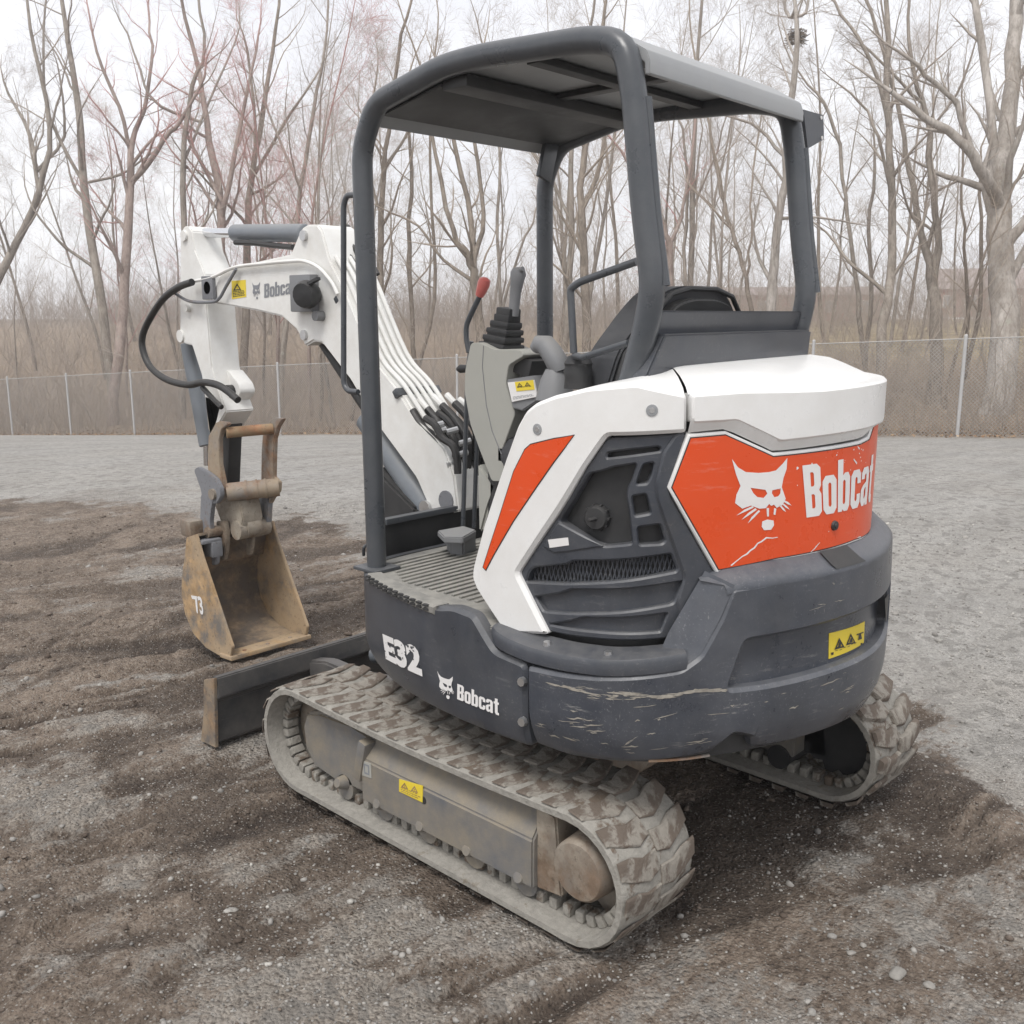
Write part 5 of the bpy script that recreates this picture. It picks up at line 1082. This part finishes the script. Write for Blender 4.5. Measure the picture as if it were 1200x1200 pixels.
class Tree:
    def __init__(s,seed): s.r=random.Random(seed); s.ch=[]          # chains: (level, pts Nx3, radii)
    def branch(s,p,d,L,r,lv,maxlv,kids,up=.12,wob=.22):
        rg=s.r; n_=max(3,int(L/(.55 if lv<2 else .38))); n_=min(n_,12); P=[p.copy()]; D=d.normalized(); st=L/n_
        for i in range(n_):
            D=(D+Vector((rg.gauss(0,wob),rg.gauss(0,wob),rg.gauss(0,wob*.6)+up))*(.55 if lv==0 else .75)*min(1,st/.5)).normalized(); P.append(P[-1]+D*st)
        R=[max(.0022,r*(1-.85*(i/n_)**1.1)) for i in range(n_+1)]
        s.ch.append((lv,P,R)); s.kids(P,R,L,lv,maxlv,kids,up,wob)
    def kids(s,P,R,L,lv,maxlv,kids,up=.12,wob=.22,t0=None):
        rg=s.r
        if lv>=maxlv: return
        k=kids[lv] if lv<len(kids) else kids[-1]; n_=len(P)-1; t0=(.34 if lv==0 else .18) if t0 is None else t0
        for j in range(k):
            t=t0+(1-t0)*(j+rg.random())/k; f=t*n_; i=min(n_-1,int(f)); q=P[i].lerp(P[i+1],f-i); rr=R[i]*(1-(f-i))+R[i+1]*(f-i)
            ax=(P[i+1]-P[i]).normalized(); o=ax.orthogonal().normalized(); o.rotate(Matrix.Rotation(rg.uniform(0,6.283),3,ax)); a=math.radians(rg.uniform(24,52))
            nd=ax*math.cos(a)+o*math.sin(a)
            s.branch(q,nd,max(.25,L*rg.uniform(.34,.58)*(1.1-.55*t)) if lv else L*rg.uniform(.26,.42)*(1.15-.6*t),rr*rg.uniform(.33,.54),lv+1,maxlv,kids,up,wob*1.1)
    def meshes(s,mat,split=1.5):
        out=[]
        for nm,sel in (('trunk',lambda r0,l: l==0 or r0>.028*split),('crown',lambda r0,l: not(l==0 or r0>.028*split))):
            V=[];Fq=[];LV=[];b=0
            for lv,P,R in s.ch:
                if not sel(R[0],lv): continue
                ns=8 if R[0]>.1 else 5 if R[0]>.03 else 3
                A=np.array([p[:] for p in P]); T=np.gradient(A,axis=0); T/=np.linalg.norm(T,axis=1)[:,None]+1e-9
                ref=np.array([1,0,0]) if abs(T[0,0])<.8 else np.array([0,1,0]); U=np.cross(T,ref); U/=np.linalg.norm(U,axis=1)[:,None]+1e-9; Wv=np.cross(T,U)
                an=np.arange(ns)*2*PI/ns; Q=A[:,None]+(U[:,None]*np.cos(an)[None,:,None]+Wv[:,None]*np.sin(an)[None,:,None])*np.array(R)[:,None,None]
                m_=len(P); V.append(Q.reshape(-1,3)); LV.append(np.repeat(np.clip((.05-np.array(R))/.042,0,1),ns))
                i=np.arange((m_-1)*ns).reshape(m_-1,ns); j=np.roll(i,-1,axis=1); Fq.append(np.stack([i,j,j+ns,i+ns],-1).reshape(-1,4)+b); b+=m_*ns
            if not V: V=[np.zeros((3,3))];LV=[np.zeros(3)];Fq=[np.array([[0,1,2,2]])]
            V=np.concatenate(V);Fq=np.concatenate(Fq);LV=np.concatenate(LV)
            me=bpy.data.meshes.new(nm); me.vertices.add(len(V)); me.vertices.foreach_set('co',V.reshape(-1).astype(np.float32)); me.loops.add(Fq.size); me.loops.foreach_set('vertex_index',Fq.reshape(-1).astype(np.int32)); me.polygons.add(len(Fq))
            me.polygons.foreach_set('loop_start',np.arange(0,Fq.size,4,dtype=np.int32)); me.polygons.foreach_set('loop_total',np.full(len(Fq),4,np.int32)); me.polygons.foreach_set('use_smooth',np.ones(len(Fq),bool)); me.update()
            a=me.attributes.new('lvl','FLOAT','POINT'); a.data.foreach_set('value',LV.astype(np.float32)); me.materials.append(BK[mat]); out.append(me)
        return out
def plant_tree(name,label,loc,meshes,rz=0,sc=1,group=None):
    t=thing(name,label,'tree',loc,group); t.rotation_euler=(0,0,rz); t.scale=(sc,sc,sc)
    for m_ in meshes:
        o=bpy.data.objects.new(m_.name.split('.')[0],m_); COL.objects.link(o); o.parent=t
    return t
def hero(name,label,mat,lines,seed,dens=1.0,kids=(7,5,4,3)):
    """a tree that can be told apart: trunk and main limbs follow its own shape, twigs grow from them"""
    T=Tree(seed); rg=T.r; x,y=lines[0][0][0],lines[0][0][1]; z=zb(x,y); base=Vector((x,y,z))
    for li,L in enumerate(lines):
        P=[Vector(p[:3])-base for p in L]; R=[p[3]*(.92 if mat=='pale' else .74) for p in L]
        if li==0 and P[0].z>.1: P=[Vector((P[0].x-(P[1].x-P[0].x)*.15,P[0].y-(P[1].y-P[0].y)*.15,-.15))]+P; R=[R[0]*1.18]+R
        if li: P[0]=min((q for c in T.ch[::1] if c[0]<2 for q in c[1]),key=lambda q:(q-P[0]).length).copy()
        A=np.array([list(p)+[r] for p,r in zip(P,R)]); Q=smooth([Vector(a[:3]) for a in A],3); tt_=np.linspace(0,1,len(Q)); RR=list(np.interp(tt_,np.linspace(0,1,len(R)),R))
        for q in Q[1:-1]: q.x+=rg.gauss(0,.012); q.y+=rg.gauss(0,.03)
        # extend out of sight upward
        d=(Q[-1]-Q[-2]).normalized(); T.ch.append((0 if li==0 else 1,Q,RR)); Ln=sum((Q[i+1]-Q[i]).length for i in range(len(Q)-1))
        T.branch(Q[-1],d,Ln*.35,RR[-1],1,4,(0,6,5,4),.1)
        n_=max(2,int((9 if li==0 else 6)*dens)); T.kids(Q,RR,max(3.2,Ln*.62),1,4,(0,n_,5,4),.1,.2,t0=.34 if li==0 else .15)
    return plant_tree(name,label,base,T.meshes(mat))
HE=[
('bare_tree','thick pale sycamore with a heavy forked trunk, at the right edge of the photo','pale',[[(23.03,7.81,-0.4,0.396),(23.76,7.97,1.02,0.38),(24.39,8.43,3.11,0.343),(24.92,8.87,4.79,0.326),(25.71,9.02,6.39,0.242),(26.51,9.28,8.43,0.212),(27.29,9.58,10.52,0.181)],[(23.71,8.5,4.4,0.188),(23.51,8.82,5.18,0.145),(23.1,9.34,5.9,0.114),(22.58,9.9,6.33,0.093),(22.02,10.55,6.92,0.062)],[(23.69,8.65,4.81,0.146),(23.99,8.81,6.15,0.115),(24.17,9.25,8,0.105),(24.31,9.69,9.67,0.084)],[(23.43,9.1,5.42,0.083),(23.16,9.44,6.7,0.072),(22.55,9.94,7.3,0.061),(21.94,10.42,7.8,0.041)]],1.0),
('bare_tree','tall straight gray tree with a mossy side, left of the bright fence post','gray',[[(22.19,10.36,0.15,0.184),(22.64,10.56,1.42,0.175),(23.25,10.72,3.15,0.154),(23.74,11.14,5.34,0.133),(24.09,11.53,6.91,0.123),(24.58,11.83,8.72,0.102),(24.98,12.25,10.56,0.08)],[(23.31,11.14,6.85,0.076),(23.35,11.74,8.07,0.066),(23.29,12.34,8.98,0.055),(23.23,12.96,9.9,0.044)],[(23.09,10.84,5.04,0.065),(23.16,11.29,6.13,0.055),(23.16,11.67,6.8,0.044),(22.93,12.3,7.47,0.033)],[(22.84,10.4,2.6,0.065),(23.36,10.24,3.56,0.054),(23.73,10.16,4.21,0.044)]],1.0),
('bare_tree','twin-trunked gray tree forking low, just left of the thick pale sycamore','gray',[[(24.17,9.72,0.09,0.248),(24.52,10,1.64,0.227),(24.73,10.25,2.64,0.182),(24.85,10.67,3.88,0.126),(25,11.17,5.47,0.104),(25.17,11.58,6.85,0.081),(25.23,12.24,8.69,0.07),(25.2,12.94,10.33,0.058)],[(24.53,10.06,2.52,0.135),(24.75,10.18,3.85,0.124),(24.79,10.5,5.17,0.113),(24.94,10.84,6.94,0.09),(24.85,11.17,7.81,0.079),(24.93,11.5,9.35,0.056)],[(24.96,10.83,6.73,0.068),(24.65,11.34,7.6,0.056),(24.11,12.1,8.47,0.045)],[(25.01,10.72,6.5,0.056),(25.33,10.25,7.33,0.045),(25.52,9.97,8.36,0.033)]],1.0),
('bare_tree','pale tree carrying a dark bird nest in its top fork','pale',[[(22.18,13.59,0.95,0.164),(22.16,13.55,1.82,0.151),(22.34,13.58,3.67,0.127),(22.53,13.52,5.22,0.114),(22.67,13.55,6.97,0.102),(22.84,13.54,8.65,0.079)],[(23.9,14.11,8.94,0.059),(23.64,14.27,9.61,0.046),(23.48,14.36,10.45,0.046)],[(23.92,14.09,8.94,0.059),(24.11,14.01,9.77,0.047),(24.21,14.02,10.54,0.035)],[(22.82,13.8,3.93,0.059),(23.75,13.08,4.29,0.035),(24.49,12.43,4.14,0.024)],[(23.22,13.98,6,0.059),(22.92,14.58,6.7,0.047),(22.53,15.17,6.99,0.035)]],.9),
('bare_tree','slim dark tree leaning left and forking once, seen through the canopy right of the seat','brown',[[(23.8,14.84,0.89,0.101),(24.03,15.23,2,0.101),(24.21,15.68,3.13,0.089),(24.34,16.15,4.15,0.09),(24.47,16.56,4.93,0.078),(24.66,17.04,6.23,0.065),(24.89,17.66,8.07,0.053),(25.11,18.36,10.18,0.04)],[(23.86,15.31,2.74,0.063),(24.09,15.33,3.85,0.05),(24.25,15.53,5.32,0.038),(24.64,15.56,7.04,0.038)]],.8),
('bare_tree','bare tree leaning far to the right at the left edge of the photo','gray',[[(11.43,41.4,0.65,0.247),(12,40.97,2.58,0.229),(12.77,40.25,4.33,0.195),(13.49,39.63,6.21,0.161),(14.01,39.36,8.53,0.128),(13.91,39.88,11.29,0.095),(13.93,40.16,13.69,0.063)],[(13.8,40.5,6.14,0.115),(14,41.21,8.44,0.099),(13.75,42.24,10.1,0.067)],[(14,40.42,6.63,0.099),(14.83,40.06,8.41,0.082),(15.05,40.49,10.67,0.049)]],1.0),
('bare_tree','tall gray trunk leaning left, second trunk from the left edge of the photo','gray',[[(14.19,36.33,-1.53,0.257),(14.37,36.84,0.99,0.241),(14.47,37.53,3.82,0.225),(14.58,38.15,6.49,0.208),(14.85,38.61,9.15,0.176),(14.93,39.23,11.66,0.128),(15.02,39.74,13.85,0.096)],[(14.6,38.3,6.66,0.096),(14.16,39.5,8.87,0.08),(14.33,40.13,11.41,0.064),(14.79,40.37,13.63,0.048)],[(14.84,38,6.5,0.08),(15.69,37.5,6.84,0.065),(16.56,37.1,7.51,0.049)]],1.1),
('red_maple','red-budded maple with a Y-shaped crown, left of the white boom','red',[[(13.75,35.32,-1.44,0.266),(14.34,35.53,1.01,0.266),(14.91,35.84,3.77,0.235),(15.44,36.16,6.4,0.204),(15.74,36.4,7.95,0.142),(16.22,36.32,9.05,0.11),(16.75,36.42,10.92,0.079)],[(15.37,35.98,6.67,0.141),(15.74,35.22,7.08,0.124),(16.21,34.52,8.09,0.107),(16.33,33.98,8.33,0.091),(17,33.22,9.89,0.06)],[(15.51,36.15,7.75,0.109),(15.4,36.5,9.1,0.093),(15.11,37.02,10.45,0.078),(15.01,37.48,12.24,0.046)]],1.2),
('bare_tree','straight slender gray tree rising behind the top of the dipper arm','gray',[[(15.48,33.47,-1.44,0.172),(15.73,33.54,1.01,0.171),(16.1,33.72,4.34,0.154),(16.31,33.87,7.01,0.137),(16.78,33.74,9.64,0.106),(17.12,33.31,10.76,0.075),(17.1,33.51,12.74,0.06)],[(16.79,34.52,6.83,0.078),(17.82,34.41,9.32,0.063),(18.89,34.18,11.52,0.047)],[(16.97,34.78,8.36,0.078),(16.52,35.48,9.13,0.078),(16.21,36.04,9.89,0.062),(16.05,36.75,11.73,0.047)]],1.1),
('red_maple','red-budded maple with two close stems right behind the white boom','red',[[(16.02,31.44,-1.36,0.243),(16.42,31.94,0.72,0.245),(16.85,32.6,3.43,0.231),(17.28,33.13,5.72,0.201),(17.44,33.92,7.88,0.171),(17.66,34.51,9.6,0.125),(17.75,35.38,11.81,0.094)],[(16.92,32.36,5.05,0.137),(17.48,32.55,6.71,0.122),(18.18,32.73,8.85,0.092),(18.93,32.87,11.01,0.062)],[(16.92,32.53,5.64,0.106),(16.73,33.63,7.32,0.092),(16.68,34.34,8.27,0.062)]],1.2),
('bare_tree','brown tree with a spreading top, behind the gray dipper cylinder','brown',[[(17.52,32.76,-1.53,0.209),(18.14,33.25,1.3,0.21),(18.73,33.78,4.17,0.195),(19.31,34.22,6.74,0.163),(20.12,34.43,9.34,0.131),(20.85,34.64,11.65,0.099),(21.55,35,14.31,0.066)],[(18.95,33.7,6.81,0.096),(20.21,33.35,8.6,0.081),(21.57,32.95,10.58,0.049)],[(18.81,33.62,6.03,0.096),(19.39,33.83,8.56,0.08),(19.62,34.5,11.41,0.064)]],1.2),
('bare_tree','thin crooked tree between the boom ear and the front canopy post','gray',[[(16.86,29.16,-0.98,0.133),(17.18,29.19,1.34,0.132),(17.6,29.12,3.63,0.117),(17.95,29.1,5.89,0.101),(18.51,28.94,8.4,0.086),(18.9,28.78,10.33,0.057),(19.2,28.8,12.5,0.043)],[(18.24,29.64,5.67,0.074),(18.07,30.51,7.71,0.059),(18.01,31.08,9.17,0.044)]],1.2),
('bare_tree','pale brown tree just right of the front canopy post, branching high','brown',[[(18.07,25,-0.55,0.167),(18.14,25.18,1.63,0.152),(18.29,25.34,4.04,0.137),(18.5,25.34,6.14,0.108),(18.74,25.22,7.95,0.081),(19.12,25.1,10.25,0.067)],[(18.97,25.97,5.98,0.083),(19.6,25.33,7.56,0.055),(20,24.92,9.11,0.041)],[(18.74,25.82,4.62,0.069),(18.64,26.35,6.78,0.055),(19.05,26.33,8.92,0.041)]],1.0),
('bare_tree','thin tree with parallel stems, between the canopy post and the joystick','brown',[[(19.38,25.08,-0.62,0.115),(19.52,25.26,1.35,0.1),(19.69,25.55,3.85,0.099),(19.98,25.72,6.33,0.085),(20.07,25.93,8.23,0.056)],[(19.81,24.62,-0.62,0.086),(20.03,24.74,2.18,0.085),(20.16,24.95,4.93,0.07),(20.32,25.1,7.63,0.056),(20.55,25.09,10,0.041)]],1.0),
('bare_tree','many-forked tree spreading like a fan behind the red lever knob','brown',[[(19.48,21.95,-0.75,0.229),(19.51,22.11,1.11,0.214),(19.47,22.28,2.67,0.186),(19.27,22.37,3.44,0.145),(18.9,22.65,4.19,0.104),(18.72,23.17,6.46,0.078),(18.67,23.46,8.44,0.051)],[(19.82,22.63,2.82,0.148),(19.93,22.87,4.52,0.121),(19.85,23.42,6.61,0.094),(19.81,23.84,8.42,0.067)],[(19.92,22.57,2.95,0.121),(20.14,22.55,4.77,0.094),(20.14,22.91,7.09,0.08),(20.36,22.96,9.12,0.053)],[(19.66,22.77,2.68,0.094),(19.14,23.31,3.34,0.067),(18.66,23.94,4.38,0.053),(18.08,24.47,4.75,0.04)]],1.0),
('bare_tree','slim straight tree with a dark stem, between the joystick and the far canopy post','gray',[[(22.15,23.59,-0.69,0.089),(22.51,24.02,1.62,0.089),(22.84,24.57,4.24,0.074),(23.35,24.93,6.87,0.074),(23.62,25.46,9.22,0.06)],[(22.57,23.74,1.33,0.074),(23.35,23.91,3.95,0.059),(23.9,23.81,4.83,0.045)]],.9),
('bare_tree','gray tree close behind the far front canopy post','gray',[[(20.48,19.49,-0.41,0.143),(20.81,19.65,1.38,0.143),(21.25,19.85,3.67,0.13),(21.55,20.2,5.97,0.104),(21.99,20.33,8.01,0.091),(22.53,20.34,10.05,0.065)],[(21.34,20,4.44,0.078),(21.32,20.97,6.02,0.066),(21.18,21.92,7.11,0.053)]],.9),
('bare_tree','mossy brown tree, thickest one seen between the canopy posts','brown',[[(20.23,18.29,-0.34,0.189),(20.33,18.47,1.39,0.175),(20.43,18.71,3.34,0.162),(20.53,18.96,5.28,0.136),(20.82,18.91,6.95,0.111),(21.25,18.86,9.09,0.086)],[(20.85,19.08,4.59,0.101),(21.55,18.99,6.1,0.089),(22.05,19.2,7.86,0.064)],[(20.69,18.96,3.61,0.076),(20.06,19.52,4.81,0.05),(19.65,19.84,5.98,0.037)]],1.0),
('bare_tree','bare tree with a reddish foot just right of the rear canopy post','red',[[(23.61,17.7,-0.22,0.188),(23.71,17.91,1.63,0.161),(23.87,18.05,3.46,0.133),(23.75,18.23,4.36,0.106),(23.49,18.48,4.99,0.079),(23.06,19.01,6.01,0.066)],[(24.19,18.24,3.74,0.094),(24.66,18.24,4.68,0.081),(25.13,18.31,5.89,0.068),(25.7,18.48,7.78,0.055)]],.9),
('bare_tree','thin paired stems left of the seat headrest in the canopy opening','gray',[[(25.69,18.42,-0.34,0.1),(26.04,18.84,1.91,0.101),(26.38,19.19,3.88,0.086),(26.83,19.43,5.87,0.072),(27.08,19.88,7.87,0.058)],[(25.77,18.34,-0.34,0.072),(26.3,18.83,2.47,0.072),(26.87,19.21,5.03,0.058),(27.5,19.44,7.32,0.044)]],.9),
('bare_tree','slender leaning tree between the canopy and the mossy-sided gray tree','gray',[[(26.84,12.85,0.1,0.104),(27.16,13.24,1.63,0.105),(27.48,13.73,3.44,0.092),(27.75,14.26,5.27,0.08),(28.05,14.7,6.87,0.08),(28.1,15.33,8.22,0.067),(27.95,16.02,9.05,0.041)],[(26.93,12.75,0.1,0.091),(27.12,12.88,2.14,0.091),(27.17,13.16,4.15,0.077),(27.37,13.19,5.89,0.064)]],1.0),
('bare_tree','thin straight sapling standing between the twin-trunked tree and the sycamore','brown',[[(26.78,9.88,-0.03,0.073),(26.71,9.96,1.63,0.072),(26.61,10.11,3.5,0.059),(26.43,10.28,5.08,0.047),(26.38,10.35,6.85,0.035)],[(27.08,9.56,-0.03,0.085),(27.54,9.86,1.87,0.086),(27.96,10.19,3.8,0.074),(28.43,10.48,5.75,0.049)]],.8),
]
for i,(nm,lb,mt,ln,dn) in enumerate(HE): hero(nm,lb,mt,ln,100+i,dn,(0,12,8,7))
# bird nest in the fork
bm=B(); rg=random.Random(3); NP=Vector([[(23.93,14.14,9.13,0.117)]][0][0][:3])
for k in range(130):
    a=rg.uniform(0,6.28); r=rg.uniform(.05,.24); h=rg.uniform(-.18,.18); c=NP+Vector((math.cos(a)*r,math.sin(a)*r,h)); t=Vector((-math.sin(a)+rg.gauss(0,.4),math.cos(a)+rg.gauss(0,.4),rg.gauss(0,.25))).normalized()*rg.uniform(.10,.24)
    tube(bm,[c-t,c+t*.1+Vector((0,0,rg.uniform(-.02,.02))),c+t],.011,3)
nest=obj('bird_nest',bm,BK['brown']); tag(nest,'dark round bird nest of twigs high in a tree fork','nest')
a_=nest.data.attributes.new('lvl','FLOAT','POINT'); a_.data.foreach_set('value',np.zeros(len(nest.data.vertices),np.float32))
# ---- the rest of the wood: eleven shapes of tree, each planted several times
VAR=[]
for k in range(11):
    T=Tree(500+k); rg=T.r; H=rg.uniform(12,17); r=rg.uniform(.045,.10)
    n_=10; P=[Vector((0,0,-.3))]; D=Vector((rg.gauss(0,.08),rg.gauss(0,.08),1))
    for i in range(n_): D=(D+Vector((rg.gauss(0,.07),rg.gauss(0,.07),.12))).normalized(); P.append(P[-1]+D*H/n_)
    Q=smooth(P,2); R=[r*(1.15-.98*(i/(len(Q)-1))) for i in range(len(Q))]; T.ch.append((0,Q,R)); T.kids(Q,R,H*.75,0,3,(11+k%3,7,6,5),.12,.18,t0=.2)
    for c in list(T.ch):
        if c[0]==3: T.kids(c[1],c[2],1.5,3,4,(0,0,0,3),.08,.2)
    VAR.append(T.meshes(('gray','brown','gray','brown')[k%4]))
rg=random.Random(77); cnt=0
KN=('gray','brown','gray','brown')
def glab(k,near): c=KN[(k%11)%4]; return f'slender bare {c} tree right behind the fence, one of several alike' if near else f'tall bare {c} tree deep in the wood, one of many alike'
for k in range(84):
    e=rg.uniform(3,9) if k<22 else rg.uniform(10,42); u=rg.uniform(-24,52); p=FA+FU*u+FN*e
    x,y=float(p[0]),float(p[1]); z=zb(x,y); sc=rg.uniform(.55,.85) if k<22 else rg.uniform(.8,1.15)
    plant_tree('bare_tree',glab(k,k<22),(x,y,z),VAR[k%11],rg.uniform(0,6.28),sc,('slender %s trees just behind the fence' if k<22 else 'bare %s trees in the wood beyond the fence')%KN[(k%11)%4])
_T=VAR[3][1].copy(); _T.name='crown'; _T.materials.clear(); _T.materials.append(BK['red']); _U=VAR[3][0].copy(); _U.name='trunk'; _U.materials.clear(); _U.materials.append(BK['red'])
for k in range(5):
    p=FA+FU*(-1+2.6*k+rg.uniform(-.8,.8))+FN*rg.uniform(3,11); x,y=float(p[0]),float(p[1])
    plant_tree('red_maple','slim red-budded maple standing back behind the boom, one of several alike',(x,y,zb(x,y)),[_U,_T],k*1.9,.85+.06*k,'slim red-budded maples at the left of the wood')
# ---- underbrush: thin stems and briars, too many to count
def brush(name,N_,e0,e1,h0,h1,mat,seed,r0=.007,u0=-26,u1=50,side=3,clump=True):
    T=Tree(seed); rg=T.r
    for k in range(N_):
        u=rg.uniform(u0,u1); e=e0+(e1-e0)*rg.random()**1.3; cv=float(fbm(np.array([u*.33]),np.array([e*.3]),3,seed)[0])
        if clump and cv<.44 and rg.random()<.8: continue
        p=FA+FU*u+FN*e; x,y=float(p[0]),float(p[1]); z=zb(x,y); h=rg.uniform(h0,h1)*rg.uniform(.5,1)*(.55+.95*max(0,cv-.25))
        d=Vector((rg.gauss(0,.22),rg.gauss(0,.22),1)).normalized(); P=[Vector((x,y,z-.05))]
        for i in range(4): d=(d+Vector((rg.gauss(0,.2),rg.gauss(0,.2),.02-.06*i*rg.random()))).normalized(); P.append(P[-1]+d*h/4)
        r=rg.uniform(.6,1.5)*r0; T.ch.append((2,P,[r,r*.85,r*.7,r*.5,r*.25]))
        for j in range(side):
            t=rg.uniform(.3,3.6); i=int(t); q=P[i].lerp(P[i+1],t-i); dd=(d+Vector((rg.gauss(0,.8),rg.gauss(0,.8),rg.uniform(-.1,.6)))).normalized(); l=h*rg.uniform(.15,.4)
            T.ch.append((3,[q,q+dd*l*.5,q+dd*l+Vector((0,0,.05))],[r*.5,r*.4,r*.2]))
    m_=T.meshes(mat,split=99)[1]; m_.name=name; o=bpy.data.objects.new(name,m_); COL.objects.link(o); o['kind']='stuff'; return o
brush('underbrush',7000,.4,9,1.4,3.6,'brown',31,side=5)
brush('saplings',1500,1,26,3,8,'gray',32,.010,side=9)
brush('briars',3600,.3,10,.6,2.2,'gray',33,.006,side=5)
brush('far_hedge',4200,50,80,1.8,5.2,'brown',34,.018,-75,70,side=7,clump=False)
brush('wood_edge',3200,36,80,4,11,'gray',36,.012,-75,34,side=10,clump=False)
brush('thicket',2000,9,40,2.0,6.0,'gray',35,.009,-30,24,side=8)
# ---- leaf litter along the fence
rs=np.random.RandomState(9); N_=9000; u=rs.uniform(-26,48,N_); e=rs.normal(.5,.9,N_); e=np.clip(e,-1.6,7); px=FA[0]+FU[0]*u+FN[0]*e; py=FA[1]+FU[1]*u+FN[1]*e; pz=zbase(px,py)
a=rs.uniform(0,6.28,N_); s=rs.uniform(.025,.055,N_); V=np.zeros((N_,4,3)); 
for k in range(4): V[:,k]=np.stack([px+np.cos(a+k*PI/2)*s*(1 if k%2 else .6),py+np.sin(a+k*PI/2)*s*(1 if k%2 else .6),pz+.02+rs.uniform(0,.05,N_)],-1)
me=bpy.data.meshes.new('leaf_litter'); me.from_pydata([tuple(v) for v in V.reshape(-1,3)],[],[(4*i,4*i+1,4*i+2,4*i+3) for i in range(N_)])
ta=me.attributes.new('tone','FLOAT','POINT'); ta.data.foreach_set('value',np.repeat(rs.rand(N_),4).astype(np.float32))
LM=stone_mat('dead_leaf',(.20,.12,.07),(.36,.25,.15),(.52,.42,.30)); ll=obj('leaf_litter',me,LM,None,180); ll['kind']='stuff'
# ---- far low buildings past the field
M['brickfar']=pmat('far_brick',(.42,.19,.15),.8,var=.15); M['rooffar']=pmat('far_roof',(.36,.29,.27),.8,var=.1); M['pane']=pmat('far_pane',(.35,.38,.42),.3)
def house(px_,label,w,dp,h,rh,rz,loc,nwin):
    t=thing('far_building',label,'building',loc); t.rotation_euler=(0,0,rz)
    def o_(nm,bm,m,par=t):
        me=bpy.data.meshes.new(nm); bm.to_mesh(me); bm.free(); me.materials.append(M[m]); o=bpy.data.objects.new(nm,me); COL.objects.link(o); o.parent=par; return o
    bm=B(); box(bm,(0,0,h/2),(w,dp,h)); wl_=o_('wall',bm,'brickfar')
    bm=B(); vs=[bm.verts.new(p) for p in ((-w/2-.4,-dp/2-.4,h),(w/2+.4,-dp/2-.4,h),(w/2+.4,dp/2+.4,h),(-w/2-.4,dp/2+.4,h),(-w/2-.4,0,h+rh),(w/2+.4,0,h+rh))]
    for f in ((0,1,5,4),(2,3,4,5),(0,4,3),(1,2,5),(0,3,2,1)): bm.faces.new([vs[i] for i in f])
    o_('roof',bm,'rooffar')
    for k in range(nwin):
        x=-w/2+w*(k+.5)/nwin; bm=B(); box(bm,(x,-dp/2-.03,h*.55),(1.1,.10,1.2)); wd=o_('window',bm,'print')
        bm=B(); box(bm,(x,-dp/2-.085,h*.55),(.9,.02,1.0)); o_('pane',bm,'pane',wd)
def far(px0,d,z): return None
BP1=[[(99.31,33.31,2.97,0.041)]][0][0]; BP2=[[(94.95,52.4,1.32,0.046)]][0][0]
house(0,'reddish far house with a gabled roof, seen low between trees at the right',7.5,6,2.6,2.0,-math.radians(46.9+24),(BP1[0],BP1[1],1.4),4)
house(0,'long low reddish building on the horizon behind the tree with the nest',20,8,2.6,.9,-math.radians(46.9+14),(BP2[0],BP2[1],1.0),6)
# ---- damp winter air
hz=NT('haze_air'); hz.t.nodes.remove(hz.b); pv=hz.n('ShaderNodeVolumePrincipled'); pv.inputs['Color'].default_value=(.99,.99,1,1); pv.inputs['Density'].default_value=.0032; pv.inputs['Anisotropy'].default_value=.2
hz.l(pv.outputs[0],hz.o.inputs['Volume'])
bm=B(); box(bm,(0,0,9.),(330,330,27.)); hb_=obj('haze',bm,hz.m,None,180); hb_['kind']='stuff'
